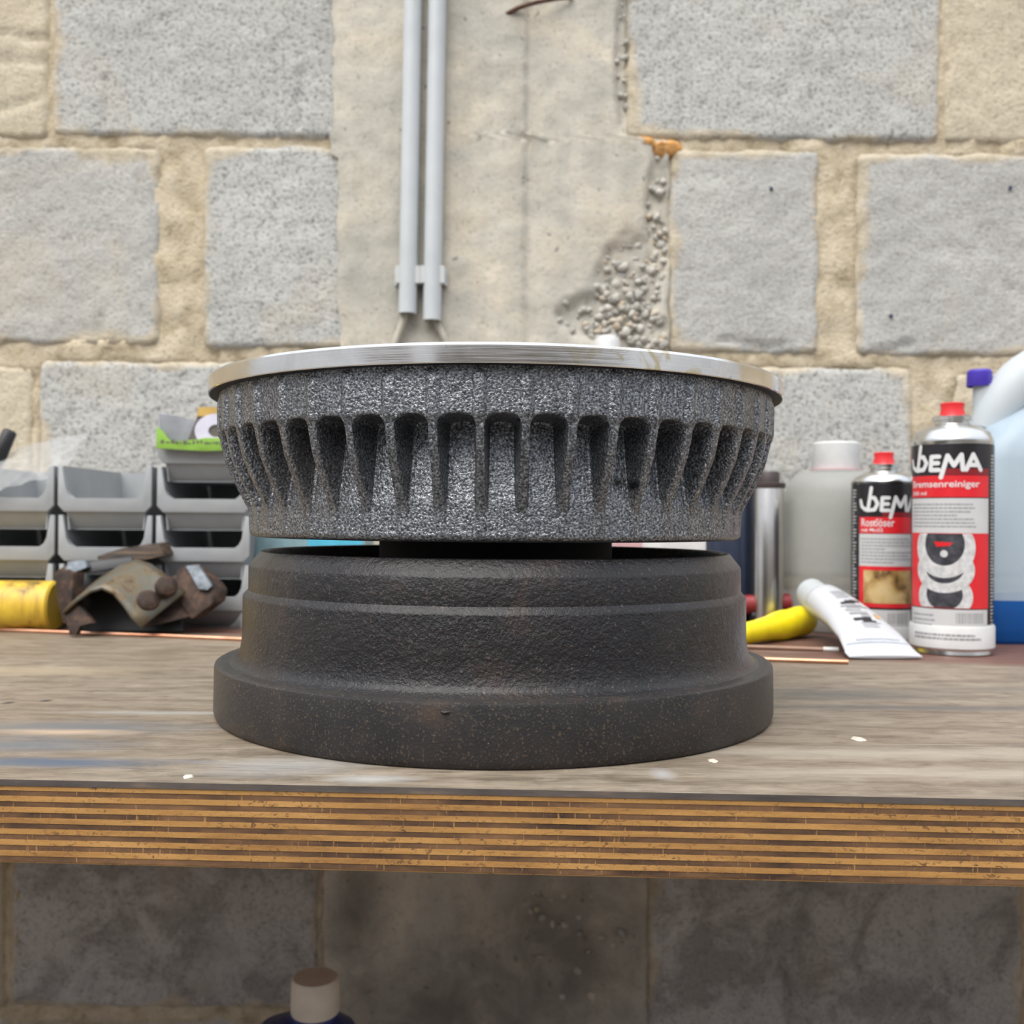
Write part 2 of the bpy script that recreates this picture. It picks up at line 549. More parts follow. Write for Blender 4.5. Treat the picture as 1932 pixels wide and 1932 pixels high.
k.b.inputs['Coat Roughness'].default_value = 0.34
M['cast_foot'] = k.m

k = N('machined_rim', (0.62, 0.60, 0.57), 0.2, 1.0)
ln_ = k.noise(60, 3, 0.6, co=k.mapping((0.4, 0.4, 18)))
st = k.noise(28, 4, 0.6, 0.8)
c_ = k.ramp(st, [(0.3, (0.66, 0.64, 0.61)), (0.6, (0.82, 0.80, 0.77))])
ye = k.math('MULTIPLY', k.ramp(k.noise(60, 3, 0.6, 1.5), [(0.5, 0.0), (0.62, 0.7)]), k.smear((0.075, -0.145, 0.118), (0.05, 0.04, 0.05), 40, 0.3, 0.6))
c_ = k.mix(ye, c_, (0.56, 0.44, 0.19))
c_ = k.mix(k.ramp(k.noise(70, 4, 0.7), [(0.66, 0.0), (0.75, 0.7)]), c_, (0.16, 0.14, 0.12))
k.color(c_)
k.roughness(k.ramp(ln_, [(0.3, 0.10), (0.7, 0.24)]))
k.bump(ln_, 0.08, 0.0004)
M['rim'] = k.m
M['shaded_cast_under'] = plain('shaded_cast_underside', (0.022, 0.021, 0.02), 0.6, 0.2)  # shadow below the flange put into the cast colour as near-black
M['dark_hub'] = plain('dark_hub_iron', (0.02, 0.02, 0.02), 0.6, 0.3)

# small things
k = N('bin_grey', (0.42, 0.435, 0.44), 0.42, 0, 0.5)
k.color(k.ramp(k.noise(25, 3), [(0.3, (0.31, 0.325, 0.335)), (0.7, (0.39, 0.40, 0.405))]))
M['bin'] = k.m
M['tin'] = plain('bright_tin', (0.74, 0.73, 0.70), 0.24, 1.0, 0.04, 40)
M['steel'] = plain('steel_can', (0.60, 0.58, 0.55), 0.25, 1.0, 0.06, 30)
M['black_label'] = plain('black_label', (0.018, 0.016, 0.018), 0.28, 0, 0.1)
M['white_print'] = plain('white_print', (0.68, 0.68, 0.68), 0.35, 0, 0.02)
M['pale_panel'] = plain('pale_panel', (0.55, 0.55, 0.55), 0.35, 0, 0.02)
M['red_print'] = plain('red_print', (0.66, 0.022, 0.03), 0.3, 0, 0.04)
M['dark_red_print'] = plain('dark_red_print', (0.22, 0.015, 0.02), 0.3, 0, 0.04)
M['grey_print'] = plain('grey_print', (0.30, 0.30, 0.31), 0.4)
M['disc_print'] = plain('disc_print', (0.55, 0.55, 0.55), 0.35, 0, 0.12, 220)
M['disc_dark_print'] = plain('disc_dark_print', (0.05, 0.05, 0.06), 0.35, 0, 0.3, 150)
M['red_plastic'] = plain('red_plastic', (0.72, 0.03, 0.035), 0.35)
M['white_plastic'] = plain('white_plastic', (0.62, 0.62, 0.61), 0.4, 0, 0.03)
M['cap_brown'] = plain('cap_brown', (0.055, 0.04, 0.038), 0.5)
M['navy'] = plain('navy_lacquer', (0.015, 0.022, 0.045), 0.3)
M['navy_plastic'] = plain('navy_plastic', (0.012, 0.022, 0.13), 0.35)
M['ivory'] = plain('ivory_cap', (0.60, 0.53, 0.44), 0.5, 0, 0.04)
M['violet'] = plain('violet_cap', (0.055, 0.03, 0.36), 0.4)
M['yellow'] = plain('yellow_plastic', (0.86, 0.68, 0.004), 0.4, 0, 0.08, 40)
k = N('dirty_yellow', (0.7, 0.45, 0.03), 0.45)
f = k.noise(26, 5, 0.65, 0.5, co=k.mapping((0.35, 1.4, 1.4)))
k.color(k.ramp(f, [(0.34, (0.10, 0.07, 0.02)), (0.45, (0.55, 0.34, 0.03)), (0.6, (0.74, 0.50, 0.045))]))
M['dirty_yellow'] = k.m
M['dark_red'] = plain('dark_red_plastic', (0.22, 0.02, 0.025), 0.4)
M['blue'] = plain('blue_plastic', (0.03, 0.07, 0.34), 0.4)
M['black_rubber'] = plain('black_rubber', (0.02, 0.02, 0.022), 0.5)
M['grey_plastic'] = plain('grey_plastic', (0.40, 0.43, 0.47), 0.4)
k = N('copper', (0.72, 0.36, 0.22), 0.33, 1.0)
k.color(k.ramp(k.noise(60, 4, co=k.mapping((0.3, 1, 1))), [(0.3, (0.60, 0.27, 0.16)), (0.7, (0.84, 0.47, 0.31))]))
M['copper'] = k.m
M['tan_strip'] = plain('tan_strip', (0.34, 0.21, 0.14), 0.5)
k = N('olive_steel', (0.25, 0.22, 0.16), 0.55, 0.5)
f = k.noise(55, 5, 0.65, 0.4)
k.color(k.ramp(f, [(0.30, (0.06, 0.034, 0.02)), (0.47, (0.155, 0.118, 0.07)), (0.60, (0.125, 0.125, 0.105)), (0.8, (0.22, 0.185, 0.125))]))
k.bump(k.noise(300, 4), 0.3, 0.0008)
M['olive'] = k.m
k = N('rusty_steel', (0.15, 0.07, 0.04), 0.75, 0.3)
f = k.noise(80, 5, 0.65, 0.3)
k.color(k.ramp(f, [(0.3, (0.014, 0.010, 0.008)), (0.5, (0.045, 0.026, 0.018)), (0.75, (0.125, 0.068, 0.042))]))
k.bump(k.noise(400, 4), 0.5, 0.0008)
M['rusty'] = k.m
M['bare_steel'] = plain('bare_steel', (0.14, 0.16, 0.18), 0.55, 0.2, 0.3, 120, 0.4)
k = N('brake_lining', (0.12, 0.09, 0.06), 0.8)
f = k.noise(60, 4, 0.6, 0.3, co=k.mapping((0.6, 1, 8)))
k.color(k.ramp(f, [(0.38, (0.014, 0.011, 0.010)), (0.55, (0.065, 0.042, 0.026)), (0.78, (0.18, 0.11, 0.055))]))
M['lining'] = k.m
M['bright_green'] = plain('green_label', (0.26, 0.47, 0.07), 0.4, 0, 0.1)
M['pouch_grey'] = plain('pouch_grey', (0.30, 0.31, 0.335), 0.35, 0, 0.12, 40)
M['pouch_dark'] = plain('pouch_dark', (0.13, 0.115, 0.10), 0.4)
M['gold'] = plain('gold_card', (0.55, 0.36, 0.10), 0.5, 0, 0.1)
M['lilac_white'] = plain('lilac_white', (0.66, 0.64, 0.74), 0.4, 0, 0.05)
M['teal'] = plain('teal_plastic', (0.22, 0.35, 0.38), 0.45, 0, 0.1)
M['cyan'] = plain('cyan_print', (0.09, 0.47, 0.66), 0.4)
M['pink'] = plain('pink_print', (0.58, 0.36, 0.37), 0.5)
M['carton'] = plain('white_carton', (0.60, 0.59, 0.58), 0.6)
M['floor'] = plain('yard_concrete', (0.11, 0.105, 0.10), 0.9, 0, 0.1, 6)
M['added_wall'] = plain('added_wall', (0.26, 0.22, 0.175), 0.9, 0, 0.15, 3)
M['leg'] = plain('bench_leg_wood', (0.30, 0.19, 0.10), 0.7, 0, 0.12, 20)
M['picture_tan'] = None
k = N('worn_photo_print', (0.5, 0.35, 0.15), 0.35)
f = k.noise(45, 3, 0.5, 0.8)
k.color(k.ramp(f, [(0.34, (0.06, 0.035, 0.02)), (0.46, (0.36, 0.21, 0.07)), (0.6, (0.56, 0.39, 0.17)), (0.8, (0.66, 0.52, 0.28))]))
M['picture_tan'] = k.m

def milky(name, col, transp, rough=0.4):
    k = N(name, col, rough, 0, 0.4)
    tr = k.n('ShaderNodeBsdfTransparent')
    tl = k.n('ShaderNodeBsdfTranslucent')
    tl.inputs[0].default_value = (*col, 1)
    m1 = k.n('ShaderNodeMixShader')
    m1.inputs[0].default_value = 0.35
    k.l(k.b.outputs[0], m1.inputs[1])
    k.l(tl.outputs[0], m1.inputs[2])
    m2 = k.n('ShaderNodeMixShader')
    m2.inputs[0].default_value = transp
    k.l(m1.outputs[0], m2.inputs[1])
    k.l(tr.outputs[0], m2.inputs[2])
    k.l(m2.outputs[0], k.out.inputs[0])
    return k.m
M['milky_blue'] = milky('milky_blue_plastic', (0.58, 0.70, 0.79), 0.25)
M['milky_white'] = milky('milky_white_plastic', (0.70, 0.74, 0.76), 0.15)
M['liquid_blue'] = milky('blue_liquid_plastic', (0.012, 0.13, 0.46), 0.08, 0.3)
M['milky_grey'] = milky('milky_grey_plastic', (0.50, 0.505, 0.475), 0.35)
M['clear_film'] = milky('clear_plastic_film', (0.66, 0.67, 0.66), 0.62, 0.25)

# ------------------------------------------------------------------ the wall
YW = 0.607            # plane of the block faces

def wx(px, py=500):
    return on_y(px, py, YW).x

def wz(px, py):
    return on_y(px, py, YW).z

def seg_dist(x, z, a, b):
    ax, az = a
    bx, bz = b
    dx, dz = bx - ax, bz - az
    L = dx * dx + dz * dz
    t = 0 if L == 0 else max(0, min(1, ((x - ax) * dx + (z - az) * dz) / L))
    return math.hypot(x - ax - t * dx, z - az - t * dz)

def grid(name, x0, x1, z0, z1, step, yf, mat, parent, xf=None):
    nx = max(2, int((x1 - x0) / step))
    nz = max(2, int((z1 - z0) / step))
    vs_, fs = [], []
    for j in range(nz + 1):
        for i in range(nx + 1):
            u, v = i / nx, j / nz
            x, z = x0 + (x1 - x0) * u, z0 + (z1 - z0) * v
            if xf:
                x, z = xf(u, v, x, z)
            vs_.append((x, yf(u, v, x, z), z))
    for j in range(nz):
        for i in range(nx):
            a = j * (nx + 1) + i
            fs.append((a, a + 1, a + nx + 2, a + nx + 1))
    return obj(name, vs_, fs, mat, parent, True)

wall = bpy.data.objects.new('wall_back', None)
wall.location = (0, 0, 0)
wall['kind'] = 'structure'
link(wall)

# mortar bed behind the blocks
def mortar_y(u, v, x, z):
    p = Vector((x, 0.3, z))
    for a0, a1, c0, c1 in RECTS:
        if a0 + .011 < x < a1 - .011 and c0 + .011 < z < c1 - .011:
            return YW + 0.022
    if wx(675) < x < wx(1180) or (x < wx(1262) and x > wx(675) and z < wz(1200, 285)):
        return YW + 0.024
    return YW + 0.0018 + 0.0045 * MN.noise(p * 28) + 0.0035 * MN.noise(p * 90)
RECTS = []
# the wall goes on beyond the blocks in view
box('wall_core', -3.0, 3.0, YW + 0.03, YW + 0.20, -0.95, 0.86, M['mortar'], wall)

def poly_px(pts):
    return [(wx(a, b), wz(a, b)) for a, b in pts]

def block(px0, py0, px1, py1, mat, seed, proud=0.0, cracks=(), step=0.0055):
    px0, py0, px1, py1 = px0 - 3, py0 - 5, px1 + 3, py1 + 5
    proud *= 0.5
    xm, ym = (px0 + px1) / 2, (py0 + py1) / 2
    x0, x1 = wx(px0, ym), wx(px1, ym)
    z1, z0 = wz(xm, py0), wz(xm, py1)
    RECTS.append((x0, x1, z0, z1))
    cr = [(poly_px(c[0]), c[1] / 1900 * 1.2, c[2]) for c in cracks]
    S = Vector((seed * 3.7, seed * 1.3, 0))
    W_, H_ = x1 - x0, z1 - z0
    def xf(u, v, x, z):
        eu = max(0, 1 - min(u, 1 - u) * W_ / 0.03)
        ev = max(0, 1 - min(v, 1 - v) * H_ / 0.03)
        n1 = MN.noise(Vector((seed, v * H_ * 22, 0 if u < .5 else 9))) * .0035 + MN.noise(Vector((seed, v * H_ * 90, 3))) * .0012
        n2 = MN.noise(Vector((u * W_ * 22, seed, 0 if v < .5 else 9))) * .0035 + MN.noise(Vector((u * W_ * 90, seed, 3))) * .0012
        # rounded arrises at the corners
        cu, cv = min(u, 1 - u) * W_, min(v, 1 - v) * H_
        pull = max(0, .012 - cu) * max(0, .012 - cv) / .012 * 0.35
        return (x + n1 * eu + (pull if u < .5 else -pull), z + n2 * ev + (pull if v < .5 else -pull))
    def yf(u, v, x, z):
        ed = min(min(u, 1 - u) * W_, min(v, 1 - v) * H_)
        p = Vector((x, 0, z)) + S
        y = YW - proud + 0.0012 * MN.noise(p * 160) + 0.0015 * MN.noise(p * 45)
        lim = 0.0045 + 0.0022 * MN.noise(p * 30)
        if ed < lim:
            y += ((1 - ed / lim) ** 2) * 0.0075
        for pl, w, dep in cr:
            d = min(seg_dist(x, z, pl[i], pl[i + 1]) for i in range(len(pl) - 1)) + 0.0015 * MN.noise(p * 60)
            if d < w:
                y += dep * (1 - max(0, d) / w)
        return y
    o = grid('concrete_block', x0, x1, z0, z1, step, yf, mat, wall, xf)
    # mortar smeared over the arrises, dirt along the bed joint
    at_ = o.data.attributes.new('smear', 'FLOAT', 'POINT')
    vals = []
    for v in o.data.vertices:
        x, z = v.co.x, v.co.z
        ed = max(0, min(x - x0, x1 - x, z - z0, z1 - z))
        p = Vector((x, 1, z)) + S
        lim = 0.004 + 0.020 * max(0, MN.noise(p * 14) + 0.25) + 0.006 * MN.noise(p * 60)
        vals.append(max(0, min(1, (lim - ed) / 0.005)))
    at_.data.foreach_set('value', vals)
    return o

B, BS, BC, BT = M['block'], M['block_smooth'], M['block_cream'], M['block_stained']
# top course
block(-480, -160, 94, 258, BC, 1, 0.003, cracks=[([(0, 62), (60, 72), (95, 75)], 9, .004), ([(0, 205), (50, 195), (90, 180)], 8, .003), ([(0, 115), (90, 118)], 14, .003)])
block(100, -160, 668, 257, B, 2, 0.004, cracks=[([(203, 145), (196, 255)], 6, .004), ([(571, 130), (567, 240)], 7, .006)])
block(1184, -150, 1774, 264, B, 3, 0.005, cracks=[([(1288, 170), (1286, 262)], 6, .004)])
block(1779, -150, 2360, 270, BC, 4, 0.002)
# second course
block(-290, 277, 303, 648, BS, 5, 0.003, cracks=[([(262, 335), (260, 385)], 9, .003), ([(191, 590), (189, 648)], 5, .003)])
block(383, 278, 672, 656, B, 6, 0.004, cracks=[([(500, 560), (498, 655)], 5, .003)])
block(1263, 284, 1545, 664, BS, 7, 0.004, cracks=[([(1360, 640), (1440, 655), (1480, 650)], 10, .006)])
block(1617, 292, 2210, 672, BS, 8, 0.004, cracks=[([(1902, 540), (1900, 672)], 5, .004), ([(1640, 668), (1720, 650)], 10, .005)])
# third course
block(-520, 690, 62, 1075, BC, 9, 0.0)
block(72, 684, 664, 1070, B, 10, 0.003)
block(1225, 694, 1722, 1088, B, 11, 0.003)
block(1800, 706, 2360, 1090, BC, 12, 0.001)
# hidden behind the bench things, and the courses below the bench top
block(-300, 1092, 300, 1478, BS, 13, 0.002, step=0.012)
block(318, 1092, 660, 1478, BS, 14, 0.002, step=0.012)
block(1225, 1105, 1640, 1485, BS, 15, 0.002, step=0.012)
block(1660, 1105, 2300, 1485, BS, 16, 0.002, step=0.012)
block(-560, 1496, 12, 1900, BC, 17, 0.001)
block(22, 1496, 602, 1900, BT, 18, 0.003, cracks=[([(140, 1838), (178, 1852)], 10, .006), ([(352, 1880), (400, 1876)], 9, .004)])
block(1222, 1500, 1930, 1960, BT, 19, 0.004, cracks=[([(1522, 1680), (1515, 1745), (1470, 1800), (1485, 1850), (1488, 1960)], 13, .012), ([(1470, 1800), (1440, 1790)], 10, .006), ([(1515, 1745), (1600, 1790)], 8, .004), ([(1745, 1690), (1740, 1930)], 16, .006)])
block(1940, 1500, 2400, 1960, BC, 20, 0.001, step=0.01)
block(-560, 1925, 20, 2330, BS, 21, 0.002, step=0.012)
block(30, 1925, 602, 2330, BS, 22, 0.002, step=0.012)
block(1222, 1978, 1930, 2380, BS, 23, 0.002, step=0.012)

grid('mortar_bed', -1.05, 1.05, -0.62, 0.86, 0.009, mortar_y, M['mortar'], wall)

# cast concrete column between the two stretches of block
def col_left(py):
    base = 628 if py < 300 else 640
    if py > 1300:
        base = 612
    return base

def col_right(py):
    return 1188 if py < 262 else (1267 if py < 1300 else 1224)

zc0, zc1 = wz(960, 2380), wz(960, -160)
HC = [(1185, 545, 70, 110), (1130, 600, 90, 50), (1240, 420, 26, 150), (1178, 120, 22, 140), (1205, 640, 70, 60), (1100, 1800, 110, 130), (1010, 1740, 60, 60)]
honey = [(wx(a, b), wz(a, b), c * 1.2 / 1900, d * 1.2 / 1900) for a, b, c, d in HC]
def honey_f(x, z):
    m = 0
    for a, b, c, d in honey:
        q = ((x - a) / c) ** 2 + ((z - b) / d) ** 2
        m = max(m, 1 - q)
    return max(0, min(1, m * 1.6))

def column():
    nz = int((zc1 - zc0) / 0.006)
    nx = 110
    vs_, fs = [], []
    ridge = wx(988, 300)
    foamy = wz(1200, 275)
    for j in range(nz + 1):
        z = zc0 + (zc1 - zc0) * j / nz
        py = 980 - (z - CAM.z) / 1.2 * 1900
        xl = wx(col_left(py), py) + 0.010 * MN.noise(Vector((0, 0, z * 14))) + 0.004 * MN.noise(Vector((3, 0, z * 70)))
        xr = wx(col_right(py), py) + 0.003 * MN.noise(Vector((7, 0, z * 40)))
        rr = ridge + 0.0025 * MN.noise(Vector((9, 0, z * 60))) + 0.0015 * MN.noise(Vector((2, 0, z * 200)))
        for i in range(nx + 1):
            u = i / nx
            x = xl + (xr - xl) * u
            p = Vector((x, 5, z))
            y = YW - 0.0085 + 0.0012 * MN.noise(p * 50) + 0.0018 * MN.noise(p * 18)
            if x > rr:
                y += 0.0055 * min(1, (x - rr) / 0.004) * (1 - 0.55 * min(1, (x - rr) / 0.05))
            h = honey_f(x, z)
            h = max(0, h + 0.35 * MN.noise(p * 90) - 0.05) if h > 0 else 0
            if h > 0:
                y += 0.008 * min(1, h * 1.5) + 0.004 * h * MN.noise(p * 150)
            el = (x - xl) / 0.03
            if el < 1:
                y += (0.0035 + 0.002 * MN.noise(Vector((x * 40, 2, z * 30)))) * (1 - el) ** 1.2
            er = (xr - x) / 0.006
            if er < 1:
                y += 0.012 * (1 - er) ** 2
            vs_.append((x, y, z))
    for j in range(nz):
        for i in range(nx):
            a = j * (nx + 1) + i
            fs.append((a, a + 1, a + nx + 2, a + nx + 1))
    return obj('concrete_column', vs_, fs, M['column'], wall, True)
colm = column()

# stones showing where the concrete did not fill
peb = []
for s in range(4):
    bm = bmesh.new()
    bmesh.ops.create_icosphere(bm, subdivisions=2, radius=1)
    for v in bm.verts:
        v.co += MN.noise_vector(v.co * 1.1 + Vector((s * 5, 0, 0))) * 0.38
    me = bpy.data.meshes.new('pebble')
    bm.to_mesh(me)
    bm.free()
    me.materials.append(M['pebble'])
    me.polygons.foreach_set('use_smooth', [True] * len(me.polygons))
    peb.append(me)
rng = random.Random(11)
cnt = 0
while cnt < 300:
    h = rng.choices(honey, weights=[5.5, 3, 2.4, 2.2, 3, 0.8, 0.3])[0]
    x = h[0] + rng.uniform(-1, 1) * h[2]
    z = h[1] + rng.uniform(-1, 1) * h[3]
    if honey_f(x, z) < 0.15 or x > wx(1256, 400) or (z > wz(1180, 262) and x > wx(1186, 100)):
        continue
    o = bpy.data.objects.new('pebble', peb[rng.randrange(4)])
    s = rng.uniform(0.0020, 0.0054)
    o.scale = (s * rng.uniform(.8, 1.35), s * .8, s * rng.uniform(.7, 1.1))
    o.rotation_euler = (0, rng.uniform(0, 3), 0)
    o.location = (x, YW + rng.uniform(-0.002, 0.003), z)
    link(o, colm)
    cnt += 1

# drilled plugs
for px, py in ((1455, 356), (1906, 354), (1681, 596)):
    c = on_y(px, py, YW - 0.0035)
    lathe('wall_plug', [(0, 0), (.0023, 0), (.0023, .0015), (.0013, .0018), (.0013, .0006), (0, .0006)], M['plug'], wall, 16, loc=(c.x, YW - .0030, c.z), rot=(R(90), 0, 0))

# yard floor
fl = box('floor', -8, 8, -9, YW + 0.2, -1.05, -0.95, M['floor'])
fl['kind'] = 'structure'

bm = bmesh.new()  # unseen wall, added to dim low light and shape the rim reflections
bm_box(bm, -9, -4.7, -8.2, -8.0, -0.95, 1.9)
bm_box(bm, -3.1, 9, -8.2, -8.0, -0.95, 1.9)      # gap added so the polished rim mirrors bright sky
yw_ = obj_bm('added_wall_front', bm, M['added_wall'])
yw_['kind'] = 'structure'

# foam, wire, conduits
def blob(name, outline, y, thick, mat, seed=0):
    cx = sum(p[0] for p in outline) / len(outline)
    cz = sum(p[1] for p in outline) / len(outline)
    vs_, fs = [], []
    n = len(outline)
    rings = [(1.0, 0.0), (0.9, 0.55), (0.65, 0.9), (0.3, 1.0)]
    for s, t in rings:
        for (x, z) in outline:
            p = Vector((cx + (x - cx) * s, y - thick * t, cz + (z - cz) * s))
            p += MN.noise_vector(p * 150 + Vector((seed, 0, 0))) * 0.0018 * (0.4 + t)
            vs_.append(p - Vector((cx, y, cz)))
    vs_.append((0, -thick, 0))
    for r_ in range(3):
        for i in range(n):
            j = (i + 1) % n
            fs.append((r_ * n + i, r_ * n + j, (r_ + 1) * n + j, (r_ + 1) * n + i))
    for i in range(n):
        fs.append((3 * n + i, 3 * n + (i + 1) % n, 4 * n))
    return obj(name, vs_, fs, mat, None, True, loc=(cx, y, cz))

def densify(pts, k):
    out = []
    for i in range(len(pts)):
        a, b = pts[i], pts[(i + 1) % len(pts)]
        for j in range(k):
            t = j / k
            out.append((a[0] + (b[0] - a[0]) * t, a[1] + (b[1] - a[1]) * t))
    return out

fo = blob('expanding_foam', poly_px(densify([(1182, 262), (1205, 255), (1240, 262), (1285, 266), (1290, 285), (1270, 302), (1245, 305), (1228, 292), (1215, 276), (1190, 270)], 3)), YW + 0.004, 0.011, M['foam'])
tag(fo, 'dried orange expanding foam squeezed from the joint beside the column', 'foam')

def bez(p, n=14):
    out = []
    for i in range(n + 1):
        t = i / n
        q = [Vector(a) for a in p]
        while len(q) > 1:
            q = [q[j] * (1 - t) + q[j + 1] * t for j in range(len(q) - 1)]
        out.append(q[0])
    return out

w0 = on_y(955, 28, YW - 0.006)
pts = [on_y(955, 28, YW + 0.004) - w0] + [p - w0 for p in bez([on_y(957, 26, YW - 0.008), on_y(985, 8, YW - 0.018), on_y(1025, 0, YW - 0.02), on_y(1075, -6, YW - 0.012)], 10)] + [on_y(1082, -8, YW + 0.002) - w0]
wi = sweep('rusty_wire', pts, 0.0026, M['rust_wire'], None, 8, loc=w0)
tag(wi, 'bent piece of rusty tie wire sticking out of the column at the top', 'wire')

def conduit(xt, xb, yb, label):
    R_ = 0.0107
    yc = YW - 0.0085 - R_ - 0.001
    top = on_y(xt, -220, yc)
    bot = on_y(xb, yb, yc)
    t = thing('conduit', label, 'pipe', bot, group=None)
    d = top - bot
    n = 6
    vs_, fs = [], []
    seg = 28
    ax = d.normalized()
    s = ax.cross(Vector((0, 1, 0))).normalized()
    w = s.cross(ax)
    rings = [(0.0, R_ - .0018), (0.0, R_)] + [(i / n, R_) for i in range(1, n + 1)]
    ri = [(0.06, R_ - .0018)] + rings
    for tt, r_ in ri:
        for k_ in range(seg):
            a = 2 * math.pi * k_ / seg
            vs_.append(d * tt + (s * math.cos(a) + w * math.sin(a)) * r_)
    for i in range(len(ri) - 1):
        for k_ in range(seg):
            k2 = (k_ + 1) % seg
            fs.append((i * seg + k_, i * seg + k2, (i + 1) * seg + k2, (i + 1) * seg + k_))
    o = obj('tube', vs_, fs, M['pvc'], t, True)
    sharpen(o, 50)
    # saddle clip: band round the tube with two ears on the wall
    h = d * ((yb - 520) / (yb + 220))
    bm = bmesh.new()
    for sg in (-1, 1):
        bm_box(bm, h.x + sg * R_ - .0035, h.x + sg * R_ + .0035, -R_ * 0.6, R_ + 0.001, h.z - .010, h.z + .010)
        bm_box(bm, h.x + sg * (R_ + .003) - .003, h.x + sg * (R_ + .003) + .003, R_ - .003, R_ + .001, h.z - .010, h.z + .010)
    bm_box(bm, h.x - R_, h.x + R_, R_ - .001, R_ + .001, h.z - .010, h.z + .010)
    obj_bm('clip', bm, M['pvc_clip'], t)
    return bot, yc
b1, yc = conduit(783, 769, 592, 'white plastic conduit ending higher, left of the wall pair')
b2, yc = conduit(829, 815, 605, 'white plastic conduit ending lower, right of the wall pair')
for b_, pts_px, lab in ((b1, [(768, 560), (768, 600), (752, 628), (738, 655), (734, 700)], 'flat grey cable coming out of the left conduit'),
                        (b2, [(815, 575), (818, 612), (838, 632), (852, 655), (856, 700)], 'flat grey cable coming out of the right conduit')):
    pts = bez([on_y(a, b, yc + 0.004) - b_ for a, b in pts_px], 16)
    o = sweep('cable', pts, 0.0042, M['cable'], None, 10, loc=b_)
    tag(o, lab, 'cable')

# ------------------------------------------------------------------ workbench
def edge_y(x):
    return -0.1865 - 0.0470 * x
XL, XR, YB = -1.15, 1.15, 0.597
bench = thing('workbench', 'thick film-faced plywood workbench with worn top and striped layered edge', 'workbench', (0, 0, -0.95))
HB = 0.95

def layer(name, z0, z1, mat, front=0.0, bevel=0.0, mats=None):
    bm = bmesh.new()
    n = 60
    lo, hi = [], []
    for i in range(n + 1):
        x = XL + (XR - XL) * i / n
        lo.append((x, edge_y(x) + front))
    lo += [(XR, YB), (XL, YB)]
    A = [bm.verts.new((x, y, z0 + HB)) for x, y in lo]
    Bv = [bm.verts.new((x, y, z1 + HB)) for x, y in lo]
    m = len(lo)
    bm.faces.new(A[::-1])
    tf = bm.faces.new(Bv)
    for i in range(m):
        j = (i + 1) % m
        f_ = bm.faces.new((A[i], A[j], Bv[j], Bv[i]))
        if mats:
            f_.material_index = 1
    if bevel:
        ed = [e_ for e_ in tf.edges if e_.verts[0].co.y < 0 and e_.verts[1].co.y < 0]
        res = bmesh.ops.bevel(bm, geom=ed, offset=bevel, segments=3, profile=0.5, affect='EDGES', material=2)
    o = obj_bm(name, bm, mats or mat, bench, smooth=bool(bevel), sharp=50 if bevel else None)
    return o

z = 0.0
layer('film_face', -0.0026, 0.0, None, 0.0, 0.0007, [M['bench_top'], M['film_edge'], M['worn_edge']])
z = -0.0026
for i in range(7):
    tl = 0.0020 if i == 0 else 0.00222
    layer('ply_layer', z - tl, z, M['ply_light'], 0.0004)
    z -= tl
    td = 0.00226
    layer('ply_layer', z - td, z, M['ply_dark'], 0.0006)
    z -= td
layer('film_face', z - 0.0006, z, M['ply_light'], 0.0010)
ZB = z - 0.0006
for x in (-1.05, 1.05):
    for y in (-0.06, 0.52):
        box('leg', x - .04, x + .04, y - .04, y + .04, 0, ZB + HB, M['leg'], bench, 0.002)
box('lower_shelf', -1.1, 1.1, 0.0, 0.58, 0.37, 0.395, M['leg'], bench, 0.002)

# ------------------------------------------------------------------ finned drum (upper)
def lerp_prof(prof, z):
    if z <= prof[0][0]:
        return prof[0][1]
    for (za, ra), (zb, rb) in zip(prof, prof[1:]):
        if z <= zb:
            t = (z - za) / (zb - za)
            return ra + (rb - ra) * t
    return prof[-1][1]

def smooth_prof(prof, n=200):
    z0, z1 = prof[0][0], prof[-1][0]
    zs = [z0 + (z1 - z0) * i / n for i in range(n + 1)]
    rs = [lerp_prof(prof, z_) for z_ in zs]
    for _ in range(8):
        rs = [rs[0]] + [(rs[i - 1] + rs[i] * 2 + rs[i + 1]) / 4 for i in range(1, n)] + [rs[-1]]
    return list(zip(zs, rs))

fd = thing('finned_brake_drum', 'dark grey finned brake drum with polished rim, stacked on the rusty drum', 'brake drum', (0, 0, 0.062))
Z0 = 0.062
OUT = smooth_prof([(0.1010, 0.1405), (0.1126, 0.1409), (0.1266, 0.1482), (0.1385, 0.1536), (0.1500, 0.1564), (0.1560, 0.1570), (0.1745, 0.1574)])
NF = 48
PITCH_F = 2 * math.pi * 0.156 / NF          # arc length of one fin and groove at the outside
RIN = 0.1402
offs = [0, .0008, .0014, .0018, .0020, .0022, .0025, .0028, .0031, .0034, .0037, .0042, .0055, .0078]
offs = offs + [PITCH_F / 2] + [PITCH_F - a for a in reversed(offs[1:])]
zs = [0.1020, 0.1035, 0.106, 0.109, 0.1115, 0.113, 0.1145, 0.116, 0.118, 0.1205, 0.123, 0.126, 0.129, 0.132, 0.135, 0.138, 0.1405,
      0.143, 0.145, 0.1465, 0.148, 0.149, 0.150, 0.1508, 0.1515, 0.152, 0.1525, 0.153, 0.1535, 0.154, 0.1545, 0.155, 0.1555, 0.156, 0.157, 0.1585, 0.1605, 0.163, 0.166, 0.169, 0.1715, 0.1735, 0.1748, 0.1754]
PH0 = math.asin(-0.0045 / 0.141)
ZT = 0.1548
